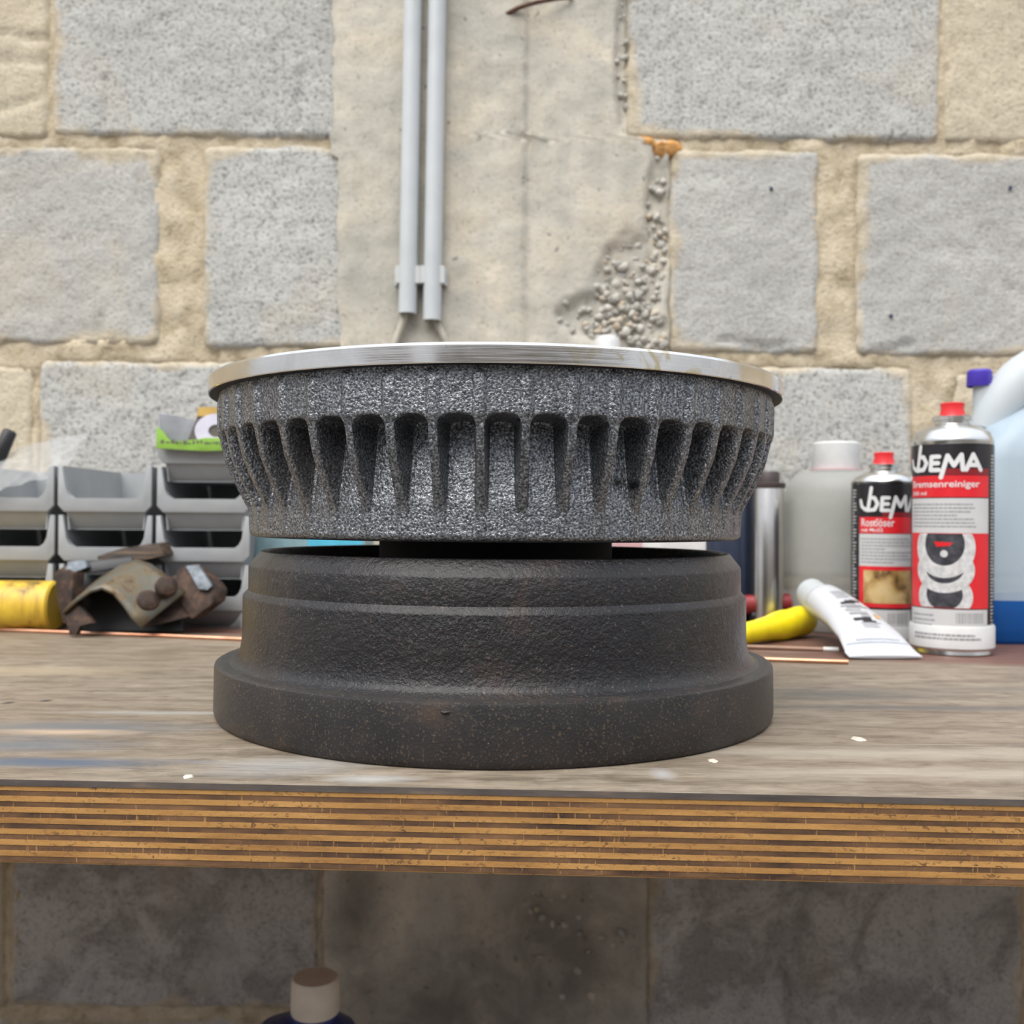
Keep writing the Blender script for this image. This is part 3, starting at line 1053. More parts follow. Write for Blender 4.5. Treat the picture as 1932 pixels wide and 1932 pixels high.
def drum_r(th_off, z_, fin):
    ro = lerp_prof(OUT, z_)
    c = PITCH_F / 2
    hw = c - 0.0019 + 0.0004 * math.sin(fin * 2.3)    # half width of the groove mouth
    a = abs(th_off - c)
    # rounded arch: signed distance to the groove outline
    rc = 0.0058
    qx = a - (hw - rc)
    qz = z_ - (ZT - rc)
    if qx > 0 and qz > 0:
        d = rc - math.hypot(qx, qz)
    else:
        d = min(hw - a, ZT - z_)
    full = max(0.0, ro - RIN + 0.005 * max(0.0, min(1.0, (z_ - 0.116) / 0.036)))
    # faint ridge of every fin above the arches
    rid = 0.0
    if z_ > 0.150:
        e_ = min(th_off, PITCH_F - th_off)
        rid = 0.0016 * max(0, 1 - (e_ / 0.0034) ** 2) * min(1, (z_ - 0.150) / 0.004) * max(0, min(1, (0.1750 - z_) / 0.006)) - 0.0004
    if d <= 0:
        return ro + rid
    t = min(1.0, d / 0.0019)
    t = t * t * (3 - 2 * t) if t < 1 else 1
    return ro - full * t
vs_, fs = [], []
angs = []
for fidx in range(NF):
    for of in offs[:-1]:
        angs.append((fidx, of))
NA = len(angs)
def ang_of(fidx, of):
    return -math.pi / 2 + PH0 + (fidx + of / PITCH_F) * 2 * math.pi / NF
# bottom edge round, then the wall rows, then inside
rowdefs = []
for r_, z_ in ((0.060, 0.0980), (0.120, 0.0980), (0.1352, 0.0980), (0.1372, 0.0982), (0.1390, 0.0988), (0.1400, 0.0997), (0.1404, 0.1008)):
    rowdefs.append([(r_, z_)] * NA)
for z_ in zs:
    rowdefs.append([(drum_r(of, z_, fi), z_) for fi, of in angs])
for row in rowdefs:
    for (r_, z_), (fi, of) in zip(row, angs):
        a = ang_of(fi, of)
        vs_.append((r_ * math.cos(a), r_ * math.sin(a), z_ - Z0))
for j in range(len(rowdefs) - 1):
    for i in range(NA):
        i2 = (i + 1) % NA
        fs.append((j * NA + i, j * NA + i2, (j + 1) * NA + i2, (j + 1) * NA + i))
body = obj('drum_body', vs_, fs, M['cast_grey'], fd, True)
lathe('rim_flange', [(0.150, .1753 - Z0), (.1622, .1754 - Z0), (.1627, .1754 - Z0), (.1631, .1758 - Z0), (.1631, .1832 - Z0), (.1618, .1846 - Z0), (.146, .1848 - Z0),
                     (.1300, .184 - Z0), (.1290, .106 - Z0), (.126, .103 - Z0), (.06, .103 - Z0)], [M['rim'], M['shaded_cast_under']], fd, 192, sharp=25, mats=[1] + [0] * 10)
lathe('hub', [(0, 0), (.066, 0), (.068, .002), (.068, .034), (.0675, .0362)], M['dark_hub'], fd, 64)

# ------------------------------------------------------------------ rusty drum (lower)
rd = thing('rusty_brake_drum', 'dark rusty stepped brake drum standing flange down on the workbench', 'brake drum', (0, 0, 0.0))
def dense(prof, step=0.003):
    out = [prof[0]]
    for a, b in zip(prof, prof[1:]):
        L = math.hypot(b[0] - a[0], b[1] - a[1])
        n = max(1, int(L / step))
        for i in range(1, n + 1):
            t = i / n
            out.append((a[0] + (b[0] - a[0]) * t, a[1] + (b[1] - a[1]) * t))
    return out
lathe('foot_flange', [(.128, 0), (.1565, 0.0), (.1578, .0012), (.1587, .004), (.1584, .0272), (.1580, .0286), (.1571, .0291), (.1540, .0295), (.1490, .0298)], M['cast_foot'], rd, 160, sharp=40)
lathe('drum_body', [(.1520, .0290), (.1500, .0300), (.1482, .0307), (.1466, .0321), (.1454, .0343), (.1446, .0373), (.1441, .0412), (.1438, .0465), (.1437, .0652), (.1434, .0662),
                    (.1413, .0684), (.1408, .0691), (.1407, .0818), (.1402, .0829), (.1352, .0892), (.1344, .0901), (.1332, .0905),
                    (.1312, .0904), (.1304, .0895), (.1300, .0600), (.1250, .0560), (.080, .0560), (.070, .0585), (.0690, .0620), (.0, .0620)],
      M['cast_rust'], rd, 160, sharp=28)
# casting fleck on the flange
c = on_y(840, 1340, -0.1583)
bm = bmesh.new()
bmesh.ops.create_icosphere(bm, subdivisions=2, radius=1)
for v in bm.verts:
    v.co = Vector((v.co.x * .0022, v.co.y * .0009, v.co.z * .0007)) + MN.noise_vector(v.co * 2) * .0004
obj_bm('casting_fleck', bm, M['cast_foot'], rd, True, loc=(c.x, -math.sqrt(.1587 ** 2 - c.x ** 2), c.z - .001))

# ------------------------------------------------------------------ storage bins
BW, BP, BH, BD = 0.0912, 0.0477, 0.062, 0.145
def bin_unit(name, label, loc):
    t = thing(name, label, 'storage bin', loc, group='grey stacking bins')
    w = BW / 2
    # shell: floor, sloping sides, back
    bm = bmesh.new()
    def slab(q, th):
        a = [Vector(p) for p in q]
        n_ = (a[1] - a[0]).cross(a[3] - a[0]).normalized() * th
        A = [bm.verts.new(p) for p in a]
        Bv = [bm.verts.new(p + n_) for p in a]
        bm.faces.new(A[::-1])
        bm.faces.new(Bv)
        for i in range(4):
            j = (i + 1) % 4
            bm.faces.new((A[i], A[j], Bv[j], Bv[i]))
    wb_, wt = w - 0.0085, w - 0.003
    slab([(-wb_, 0.014, 0.0), (wb_, 0.014, 0.0), (wb_, BD, 0.0), (-wb_, BD, 0.0)], 0.0015)
    slab([(-wb_, BD, 0.0), (-wb_, 0.004, 0.0), (-wt, 0.004, BH), (-wt, BD, BH)][::-1], 0.0015)
    slab([(wb_, BD, 0.0), (wb_, 0.004, 0.0), (wt, 0.004, BH), (wt, BD, BH)], 0.0015)
    slab([(-wb_, BD, 0.0), (wb_, BD, 0.0), (wt, BD, BH), (-wt, BD, BH)], 0.0015)
    obj_bm('tray', bm, M['bin'], t)
    # front panel under the rim, narrower than the posts of the bin below
    p0, p1 = wb_ - 0.001, w - 0.007
    fp = prism('front_panel', [(-p0, 0.0015), (-p0 - .001, .005), (-p1, .0180), (p1, .0180), (p0 + .001, .005), (p0, 0.0015)], 0.001, 0.003, M['bin'], t, 0.0006)
    for v in fp.data.vertices:
        v.co.y += (0.018 - v.co.z) * 0.75      # leans back under the rim
    # U-shaped rim with rounded inside corners
    i0 = 0.0300
    inn = w - 0.0085
    top_in = w - 0.0050
    outl = [(-w, BH), (-w, .024), (-w + .006, .0175), (w - .006, .0175), (w, .024), (w, BH)]
    inner = [(top_in, BH), (inn + .0008, i0 + .010), (inn - .001, i0 + .004), (inn - .006, i0)]
    inner += [(-x, z_) for x, z_ in inner[::-1]]
    prism('front_rim', outl + inner, -0.001, 0.0055, M['bin'], t, 0.0009)
    return t
DB = 0.98
col_px = [(13, 'left', 3), (200, 'middle', 3), (383, 'right', 4)]
order = ['bottom', 'second', 'third', 'top']
protos = {}
for ci, (px, nm, n) in enumerate(col_px):
    x = at(px, 980, DB).x
    for ti in range(n):
        pos = 'bottom' if ti == 0 else ('topmost' if ti == n - 1 else ('second from the bottom' if ti == 1 else 'third from the bottom'))
        lab = 'grey plastic stacking bin, %s of the %s column' % (pos, {'left': 'leftmost', 'middle': 'middle', 'right': 'tallest'}[nm])
        loc = Vector((x + 0.0008 * math.sin(ci * 3 + ti), CAM.y + DB + 0.0015 * math.sin(ti * 2 + ci), ti * BP))
        if 'b' not in protos:
            protos['b'] = bin_unit('storage_bin', lab, loc)
        else:
            src = protos['b']
            c2 = src.copy()
            COL.objects.link(c2)
            c2.location = loc
            c2['label'] = lab
            for ch in src.children:
                d2 = ch.copy()
                COL.objects.link(d2)
                d2.parent = c2

# printed packet in the topmost bin of the tall column
c = at(388, 840, 0.9745)
pk = thing('printed_packet', 'grey and green printed packet with a white ring in the tallest bin column', 'packet', (c.x, c.y, 3 * BP + 0.0048), (0, 0, 0))
hz = 0.066
prism('pouch', [(-.044, .0262), (.05, .0262), (.05, hz - .012), (.012, hz - .002), (-.002, hz - .016), (-.025, hz - .008), (-.046, hz - .004)], 0.0, 0.004, M['pouch_grey'], pk, 0.001)
prism('dark_card', [(-.020, .0265), (.055, .0265), (.055, hz - .004), (-.006, hz - .004)], -0.0022, -.0005, M['pouch_dark'], pk)
prism('gold_edge', [(-.008, hz - .008), (.055, hz - .008), (.055, hz + .001), (-.006, hz + .001)], -0.0034, -.0024, M['gold'], pk)
bm = bmesh.new()
gs = [(-.0465, .0265), (-.03, .026), (.0, .0245), (.03, .0255), (.056, .026)]
gt = [(-.0465, .048), (-.040, .043), (-.034, .0345), (-.022, .0335), (-.008, .0355), (.0, .037), (.03, .0375), (.056, .0375)]
prism('green_strip', gs + gt[::-1], -0.0042, -.0024, M['bright_green'], pk, 0.0004)
bm = bmesh.new()
rng = random.Random(5)
x = -.042
while x < .05:
    w_ = rng.uniform(.0012, .004)
    zb = .0315 + rng.uniform(-.0006, .0006)
    bm_box(bm, x, x + w_, -.0046, -.0041, zb, zb + rng.uniform(.0012, .0034))
    x += w_ + rng.uniform(.0006, .0022)
obj_bm('dark_lettering', bm, M['pouch_dark'], pk)
def ring_mesh(name, r0, r1, cx, cz, y, th, mat, parent, sx=1.0, a0=0, a1=2 * math.pi, seg=40):
    vs_, fs = [], []
    for i in range(seg + 1):
        a = a0 + (a1 - a0) * i / seg
        for r_ in (r0, r1):
            for yy in (y, y + th):
                vs_.append((cx + r_ * math.cos(a) * sx, yy, cz + r_ * math.sin(a)))
    for i in range(seg):
        b_ = i * 4
        n_ = b_ + 4
        fs += [(b_, b_ + 2, n_ + 2, n_), (b_ + 1, n_ + 1, n_ + 3, b_ + 3), (b_, n_, n_ + 1, b_ + 1), (b_ + 2, b_ + 3, n_ + 3, n_ + 2)]
    return obj(name, vs_, fs, mat, parent)
ring_mesh('white_ring', .006, .0165, .011, .0440, -.0036, .001, M['lilac_white'], pk, 1.25)

# pen leaning in the left bin column
p0, p1 = at(-22, 905, 1.02), at(20, 812, 1.02)
pn = thing('marker_pen', 'black and grey marker pen leaning in the leftmost bin', 'pen', p0)
d = p1 - p0
sweep('barrel', [d * -0.25, d * 0.45], .0066, M['grey_plastic'], pn, 16)
sweep('cap', [d * 0.42, d * 0.5, d * 0.97, d * 1.0], [.0072, .0076, .0068, .005], M['black_rubber'], pn, 16)

# clear film bag over the left bins
c = at(60, 900, 0.972)
vs_, fs = [], []
nu, nv = 26, 18
corn = [at(-60, 935, .955), at(112, 900, .99), at(175, 812, 1.05), at(-60, 868, 1.02)]
for j in range(nv + 1):
    for i in range(nu + 1):
        u, v = i / nu, j / nv
        p = (corn[0] * (1 - u) + corn[1] * u) * (1 - v) + (corn[3] * (1 - u) + corn[2] * u) * v
        q = Vector((u * 5, v * 4, 0))
        p = p + Vector((0.3, -1, 0.5)) * (0.006 * MN.noise(q) + 0.003 * MN.noise(q * 2.7) + .003 * abs(MN.noise(Vector((u * 2 - v * 7, 3, 0)))))
        vs_.append(p - c)
for j in range(nv):
    for i in range(nu):
        a = j * (nu + 1) + i
        fs.append((a, a + 1, a + nu + 2, a + nu + 1))
o = obj('plastic_bag', vs_, fs, M['clear_film'], None, True, loc=c)
tag(o, 'crumpled clear plastic bag lying over the leftmost bin', 'plastic bag')

# small yellow thing inside a left bin
c = at(4, 1011, 1.0)
o = box('yellow_connector', -.012, .009, -.006, .006, 0, .007, M['yellow'], None, 0.0015, loc=(c.x, c.y, BP + .0017))
tag(o, 'small yellow plastic piece inside the second bin of the leftmost column', 'plastic piece')

# dirty yellow tube lying at the left edge
c = at(20, 1170, 1.0)
yt = thing('yellow_tube', 'dirty yellow plastic tube lying before the leftmost bins', 'tube', (-0.475, CAM.y + 0.955, 0.0))
lathe('barrel', [(0, -.09), (.022, -.09), (.0235, -.088), (.0235, .052), (.0215, .054), (0, .054)], M['dirty_yellow'], yt, 40, loc=(0, 0, .0237), rot=(0, R(90), 0))

# ------------------------------------------------------------------ rusty bracket
base = at(250, 1190, 0.93)
base.z = 0
rb = thing('brake_bracket', 'rusty riveted steel brake bracket lying in front of the grey bins', 'car part', base)
def P(px, py, d_):
    return at(px, py, d_) - base
def thick_patch(name, rows, th, mat, parent, smooth=True):
    """rows: list of lists of points (grid); gives it thickness along its normals"""
    nr, nc = len(rows), len(rows[0])
    me_v = [p for r_ in rows for p in r_]
    fs_ = []
    for j in range(nr - 1):
        for i in range(nc - 1):
            a = j * nc + i
            fs_.append((a, a + 1, a + nc + 1, a + nc))
    o_ = obj(name, me_v, fs_, mat, parent, smooth)
    md = o_.modifiers.new('thickness', 'SOLIDIFY')
    md.thickness = th
    md.offset = 0
    return o_
front = [P(118, 1158, .905), P(145, 1133, .903), P(170, 1116, .901), P(192, 1110, .900), P(213, 1120, .899), P(232, 1142, .898), P(248, 1166, .897), P(266, 1184, .896)]
back = [P(160, 1112, .955), P(195, 1088, .955), P(228, 1068, .953), P(258, 1058, .95), P(285, 1066, .946), P(308, 1082, .942), P(330, 1100, .938), P(350, 1117, .934)]
rows = []
for j in range(9):
    t = j / 8
    rows.append([a * (1 - t) + b * t for a, b in zip(front, back)])
thick_patch('curved_plate', rows, 0.003, M['olive'], rb)
for px, py, d_ in ((279, 1133, .912), (314, 1106, .920)):
    nrm = Vector((0.35, -0.75, 0.55)).normalized()
    lathe('rivet', [(0, -.004), (.0098, -.004), (.0104, -.001), (.0098, .0018), (.0075, .0038), (.004, .0048), (0, .005)], M['rusty'], rb, 28, loc=P(px, py, d_), rot=nrm.to_track_quat('Z', 'Y').to_euler())
def quad_prism(name, pts, dvec, mat, parent, bevel=0.001):
    bm_ = bmesh.new()
    A = [bm_.verts.new(p) for p in pts]
    Bv = [bm_.verts.new(p + dvec) for p in pts]
    bm_.faces.new(A)
    bm_.faces.new(Bv[::-1])
    n_ = len(pts)
    for i in range(n_):
        j = (i + 1) % n_
        bm_.faces.new((A[i], Bv[i], Bv[j], A[j]))
    if bevel:
        bmesh.ops.bevel(bm_, geom=list(bm_.edges), offset=bevel, segments=2, profile=0.5, affect='EDGES')
    return obj_bm(name, bm_, mat, parent, smooth=bool(bevel), sharp=40)
sp_ = quad_prism('side_plate', [P(102, 1080, .935), P(120, 1068, .935), P(138, 1080, .93), P(135, 1130, .925), P(136, 1178, .92), P(118, 1176, .92), P(107, 1130, .93)], Vector((.006, .012, 0)), M['rusty'], rb)
quad_prism('ground_corner', [P(122, 1074, .932), P(128, 1060, .94), P(160, 1057, .945), P(164, 1071, .94), P(140, 1080, .932)], Vector((.001, .006, .0005)), M['bare_steel'], rb, 0.0008)
quad_prism('top_bar', [P(140, 1074, .945), P(160, 1060, .95), P(250, 1050, .96), P(250, 1066, .955), P(165, 1082, .945)], Vector((.002, .012, 0)), M['black_rubber'], rb)
quad_prism('foot', [P(120, 1150, .91), P(146, 1138, .908), P(176, 1176, .90), P(150, 1180, .90), P(143, 1199, .898), P(131, 1199, .898), P(126, 1178, .903)], Vector((.002, .004, 0)), M['rusty'], rb, 0.0006)
quad_prism('lining_slab', [P(182, 1050, .962), P(210, 1041, .962), P(300, 1027, .965), P(310, 1050, .962), P(240, 1063, .958), P(188, 1068, .956)], Vector((.004, .016, .003)), M['lining'], rb)
blk = quad_prism('end_block', [P(330, 1078, .955), P(350, 1066, .955), P(395, 1104, .94), P(405, 1118, .937), P(400, 1140, .93), P(360, 1170, .925), P(335, 1130, .935)], Vector((.008, .018, .002)), M['rusty'], rb, 0.002)
quad_prism('ground_face', [P(350, 1069, .951), P(374, 1067, .949), P(400, 1106, .936), P(391, 1114, .934), P(374, 1112, .935)], Vector((.0, .004, .001)), M['bare_steel'], blk, 0.0008)
quad_prism('web', [P(255, 1120, .95), P(340, 1080, .955), P(370, 1160, .93), P(268, 1186, .91)], Vector((.003, .014, 0)), M['rusty'], rb, 0.0008)
# black sheet added to stand in for the shade inside the bracket
quad_prism('shade_backing', [P(138, 1082, .958), P(325, 1095, .958), P(345, 1191, .935), P(150, 1191, .935)], Vector((0, .012, 0)), M['black_rubber'], rb, 0.001)

# copper brake pipe lying right across the bench
pp = [on_z(px, py, 0.0018) for px, py in ((-160, 1180), (0, 1188), (130, 1193), (300, 1199), (460, 1206), (700, 1216), (936, 1226), (1200, 1236), (1415, 1243), (1600, 1249))]
pp2 = []
for a, b in zip(pp, pp[1:]):
    for i in range(4):
        pp2.append(a + (b - a) * i / 4)
pp2.append(pp[-1])
o0 = pp2[0].copy()
o = sweep('copper_pipe', [p - o0 for p in pp2], 0.0018, M['copper'], None, 10, loc=o0)
tag(o, 'long thin copper brake pipe lying across the bench behind the drums', 'pipe')
a, b = on_z(1380, 1219, .0018), on_z(1582, 1226, .0018)
rod = thing('tan_rod', 'thin tan rod with a white end by the white tube', 'rod', a)
sweep('shaft', [Vector((0, 0, 0)), (b - a) * 0.86], .0016, M['tan_strip'], rod, 8)
sweep('white_end', [(b - a) * 0.86, b - a], .0021, M['white_plastic'], rod, 8)

# ------------------------------------------------------------------ cylinder prints
def bend(bm, Rr, a_mid=0.0, max_dx=0.003):
    """bend a flat (u, v) mesh lying in x/z onto a cylinder of radius Rr; u = arc length"""
    xs = [v.co.x for v in bm.verts]
    x = math.floor(min(xs) / max_dx) * max_dx
    while x < max(xs):
        bmesh.ops.bisect_plane(bm, geom=bm.verts[:] + bm.edges[:] + bm.faces[:], plane_co=(x, 0, 0), plane_no=(1, 0, 0), dist=1e-6)
        x += max_dx
    for v in bm.verts:
        a = -math.pi / 2 + a_mid + v.co.x / Rr
        r_ = Rr + v.co.y
        v.co = Vector((r_ * math.cos(a), r_ * math.sin(a), v.co.z))
    return bm

def print_patch(name, x0, x1, z0, z1, Rr, mid, mat, parent):
    bm = bmesh.new()
    vv = [bm.verts.new(p) for p in ((x0, 0, z0), (x1, 0, z0), (x1, 0, z1), (x0, 0, z1))]
    bm.faces.new(vv)
    return obj_bm(name, bend(bm, Rr, mid), mat, parent, smooth=True)

def print_poly(name, polys, Rr, mid, mat, parent):
    bm = bmesh.new()
    for pl in polys:
        vv = [bm.verts.new((x, 0, z_)) for x, z_ in pl]
        bm.faces.new(vv)
    return obj_bm(name, bend(bm, Rr, mid), mat, parent, smooth=True)

def stroke(pts, w):
    """outline quads and round joints of a thick pen stroke"""
    out = []
    for (ax, az), (bx, bz) in zip(pts, pts[1:]):
        dx, dz = bx - ax, bz - az
        L = math.hypot(dx, dz) or 1
        nx, nz = -dz / L * w / 2, dx / L * w / 2
        out.append([(ax - nx, az - nz), (bx - nx, bz - nz), (bx + nx, bz + nz), (ax + nx, az + nz)])
    for (ax, az) in pts:
        out.append([(ax + w / 2 * math.cos(k_ * math.pi / 5), az + w / 2 * math.sin(k_ * math.pi / 5)) for k_ in range(10)])
    return out

LOGO = [[(-.52, .72), (-.42, .32), (-.12, .10), (.10, .22), (.32, 1.58)],
        [(.22, .92), (.55, .90), (.76, .50), (.55, .10), (.02, .06)],
        [(1.52, .90), (1.08, .90), (1.02, .06), (1.50, .06)], [(1.05, .49), (1.46, .49)],
        [(1.62, -.42), (1.98, .95), (2.32, .32), (2.72, 1.0), (2.80, .06)],
        [(2.98, .06), (3.38, 1.02), (3.86, .06)], [(3.12, .36), (3.66, .36)]]
def logo(x0, z0, hgt, wid, Rr, mid, parent):
    s = wid / 4.38
    polys = []
    for st_ in LOGO:
        pts = [(x0 + (x_ + .52) * s, z0 + z_ * hgt) for x_, z_ in st_]
        polys += stroke(pts, 0.25 * s)
    return print_poly('logo', polys, Rr, mid, M['white_print'], parent)

def text_print(name, body_, x0, z0, wid, hgt, Rr, mid, mat, parent, bold=0.012):
    cu = bpy.data.curves.new('txt', 'FONT')
    cu.body = body_
    cu.size = 1
    cu.offset = bold
    cu.resolution_u = 3
    to = bpy.data.objects.new('txt', cu)
    COL.objects.link(to)
    dg = bpy.context.evaluated_depsgraph_get()
    me = to.evaluated_get(dg).to_mesh()
    bm = bmesh.new()
    bm.from_mesh(me)
    to.evaluated_get(dg).to_mesh_clear()
    bpy.data.objects.remove(to)
    bpy.data.curves.remove(cu)
    xs = [v.co.x for v in bm.verts]
    ys = [v.co.y for v in bm.verts]
    for v in bm.verts:
        v.co = Vector((x0 + (v.co.x - min(xs)) / (max(xs) - min(xs)) * wid, 0, z0 + (v.co.y - min(ys)) / (max(ys) - min(ys)) * hgt))
    return obj_bm(name, bend(bm, Rr, mid), mat, parent)

def fine_lines(name, x0, z1, n, dz, wid, hgt, Rr, mid, parent, seed, mat=None):
    rg = random.Random(seed)
    polys = []
    for i in range(n):
        zz = z1 - i * dz
        lim = x0 + wid * (rg.uniform(.85, 1.0) if i % 4 != 3 else rg.uniform(.4, .7))
        x = x0
        while x < lim:
            w_ = rg.uniform(.0012, .0045)
            polys.append([(x, zz), (min(lim, x + w_), zz), (min(lim, x + w_), zz + hgt), (x, zz + hgt)])
            x += w_ + .0006
    o_ = print_poly(name, polys, Rr, mid, mat or M['grey_print'], parent)
    o_['kind'] = 'stuff'
    return o_

def barcode(x0, x1, z0, z1, Rr, mid, parent, seed):
    rg = random.Random(seed)
    polys = []
    x = x0
    while x < x1:
        w_ = rg.choice((.0003, .0003, .0006, .0009))
        polys.append([(x, z0), (x + w_, z0), (x + w_, z1), (x, z1)])
        x += w_ + rg.choice((.0004, .0006, .0009))
    o_ = print_poly('barcode', polys, Rr, mid, M['grey_print'], parent)
    o_['kind'] = 'stuff'
    return o_

def disc_poly(cx, cz, rx, rz, seg=36, a0=0, a1=2 * math.pi):
    return [(cx + rx * math.cos(a0 + (a1 - a0) * i / seg), cz + rz * math.sin(a0 + (a1 - a0) * i / seg)) for i in range(seg if a1 - a0 > 6.2 else seg + 1)]

def spray_can(name, label, px, D, Rr, top_z, zs_, mid):
    """zs_: dict of heights"""
    p = at(px, 980, D)
    t = thing(name, label, 'spray can', (p.x, p.y, 0))
    b0, b1, l0, l1, sh, nz0 = zs_['rim'], zs_['ring'], zs_['l0'], zs_['l1'], zs_['shoulder'], zs_['neck']
    lathe('can_body', [(0, .002), (Rr * .80, .0012), (Rr * .93, 0), (Rr * .97, .0012), (Rr * .955, .004), (Rr * .985, b0), (Rr * .985, l1), (Rr * .985, sh - .006), (Rr * 1.0, sh - .0045), (Rr * 1.0, sh - .002),
                       (Rr * .97, sh), (Rr * .90, sh + (nz0 - sh) * .35), (Rr * .70, sh + (nz0 - sh) * .66), (Rr * .48, sh + (nz0 - sh) * .85), (Rr * .43, nz0 - .001),
                       (Rr * .43, nz0 + .0012), (Rr * .49, nz0 + .002), (Rr * .49, nz0 + .0048), (Rr * .42, nz0 + .006), (0, nz0 + .006)], M['tin'], t, 72)
    lathe('label_sleeve', [(Rr * .985, l0), (Rr, l0 + .0003), (Rr, l1 - .0003), (Rr * .985, l1)], M['black_label'], t, 72)
    return t, p

# tall can
H = lambda py, D, hor=986.5: CAM.z + (hor - py) / 1900 * D
Dt, Rt = 0.846, 0.0322
h_ = lambda py: H(py, Dt - Rt * .9)
t, p = spray_can('spray_can', 'tall black and red brake cleaner spray can with red nozzle beside the blue jug', 1796, Dt, Rt, 0,
                 dict(rim=h_(1226), ring=h_(1190), l0=h_(1178), l1=h_(836), shoulder=h_(822), neck=h_(792)), 0)
mid = R(-8) - math.atan2(p.x - CAM.x, p.y - CAM.y) * -1 * -1
ta = -math.atan2(p.x - CAM.x, p.y - CAM.y)      # turn so that 0 faces the lens
mid = ta - R(5)
Rp = Rt + 0.00022
W0, W1 = -0.0370, 0.0350
lathe('base_ring', [(Rt * 1.0, h_(1226)), (Rt * 1.035, h_(1224)), (Rt * 1.035, h_(1186)), (Rt * 1.0, h_(1180))], M['white_plastic'], t, 72)
fine_lines('ring_print', -.030, h_(1200), 2, .003, .058, .0016, Rt * 1.035 + .0002, mid, t, 3)
lathe('nozzle', [(0, 0), (.0128, 0), (.0128, .0025), (.0105, .0040), (.0090, .0095), (.0098, .0142), (.0090, .0148), (0, .0135)], M['red_plastic'], t, 28, loc=(0, 0, h_(787)))
print_patch('red_band', W0, W1, h_(938), h_(897), Rp, mid, M['red_print'], t)
print_patch('dark_red_band', W0 + .030, W1, h_(896), h_(884), Rp, mid, M['dark_red_print'], t)
logo(W0 + .001, h_(888), h_(858) - h_(888), .062, Rp + .0001, mid, t)
text_print('product_name', 'Bremsenreiniger', W0 + .002, h_(923), .060, .0072, Rp + .0001, mid, M['white_print'], t)
text_print('volume_text', '500 ml', W0 + .002, h_(934), .017, .0032, Rp + .0001, mid, M['white_print'], t)
print_patch('text_panel', W0, W1, h_(1006), h_(940), Rp, mid, M['pale_panel'], t)
fine_lines('fine_print', W0 + .003, h_(953), 7, .0030, .060, .0013, Rp + .0001, mid, t, 8)
print_patch('picture_panel', W0, W1, h_(1148), h_(1006), Rp, mid, M['red_print'], t)
cx = -.003
for j, (py, sc_) in enumerate(((1150, .0225), (1090, .0240), (1034, .0245))):
    zc = h_(py) + (0.004 if j == 0 else 0)
    rz = .0125 if j < 2 else .0185
    clip = lambda pl: [(x_, max(h_(1147), min(h_(1007), z_))) for x_, z_ in pl]
    print_poly('disc_picture', [clip(disc_poly(cx, zc + (.006 if j < 2 else 0), sc_, rz + .006))], Rp + .0001 + j * .0001, mid, M['disc_print'], t)
    print_poly('disc_picture', [clip(disc_poly(cx, zc + (.008 if j < 2 else .003), sc_ * .64, rz * .78 + .003))], Rp + .00015 + j * .0001, mid, M['disc_dark_print'], t)
print_poly('disc_picture', [[(cx - .008, h_(1022)), (cx + .007, h_(1024)), (cx + .004, h_(1030)), (cx - .006, h_(1032))]], Rp + .0005, mid, M['red_print'], t)
print_poly('disc_picture', [disc_poly(cx, h_(1045), .003, .003, 16)], Rp + .0005, mid, M['disc_print'], t)
print_patch('bottom_panel', W0, W1 - .001, h_(1182), h_(1150), Rp, mid, M['pale_panel'], t)
barcode(.006, .0285, h_(1176), h_(1156), Rp + .0001, mid, t, 4)
fine_lines('fine_print', W0 + .004, h_(1164), 3, .0040, .024, .0014, Rp + .0001, mid, t, 12)
fine_lines('side_print', W1 + .004, h_(860), 52, .0028, .006, .0012, Rp, mid, t, 15, M['pale_panel'])

# small can
Ds, Rs = 0.93, 0.0285
hs = lambda py: H(py, Ds - Rs * .9, 985)
t, p = spray_can('spray_can', 'shorter black and red rust remover spray can behind the tall can', 1667, Ds, Rs, 0,
                 dict(rim=hs(1200), ring=hs(1190), l0=hs(1150), l1=hs(907), shoulder=hs(903), neck=hs(884)), 0)
ta = -math.atan2(p.x - CAM.x, p.y - CAM.y)
mid = ta + R(4)
Rp = Rs + 0.00022
W0, W1 = -0.0250, 0.0360
lathe('base_ring', [(Rs * 1.0, hs(1208)), (Rs * 1.03, hs(1206)), (Rs * 1.03, hs(1186)), (Rs * 1.0, hs(1180))], M['pale_panel'], t, 64)
lathe('nozzle', [(0, 0), (.0118, 0), (.0118, .0025), (.0098, .0040), (.0084, .0092), (.0090, .0135), (.0084, .014), (0, .0128)], M['red_plastic'], t, 28, loc=(0, 0, hs(879)))
print_patch('red_band', W0, W1, hs(1006), hs(975), Rp, mid, M['red_print'], t)
print_patch('dark_red_band', W0 + .022, W1, hs(974), hs(966), Rp, mid, M['dark_red_print'], t)
logo(W0 + .0015, hs(964), hs(936) - hs(964), .056, Rp + .0001, mid, t)
text_print('product_name', 'Rostl\u00f6ser', W0 + .0025, hs(993), .030, .0072, Rp + .0001, mid, M['white_print'], t)
text_print('subtitle_text', 'mit MoS2', W0 + .0025, hs(1003), .020, .0034, Rp + .0001, mid, M['white_print'], t)
print_patch('text_panel', W0, W1, hs(1068), hs(1007), Rp, mid, M['pale_panel'], t)
fine_lines('fine_print', W0 + .002, hs(1018), 8, .0030, .052, .0012, Rp + .0001, mid, t, 18)
print_patch('picture_panel', W0, W1, hs(1146), hs(1068), Rp, mid, M['red_print'], t)
print_patch('picture', W0 + .005, W1 - .006, hs(1138), hs(1076), Rp + .0001, mid, M['picture_tan'], t)
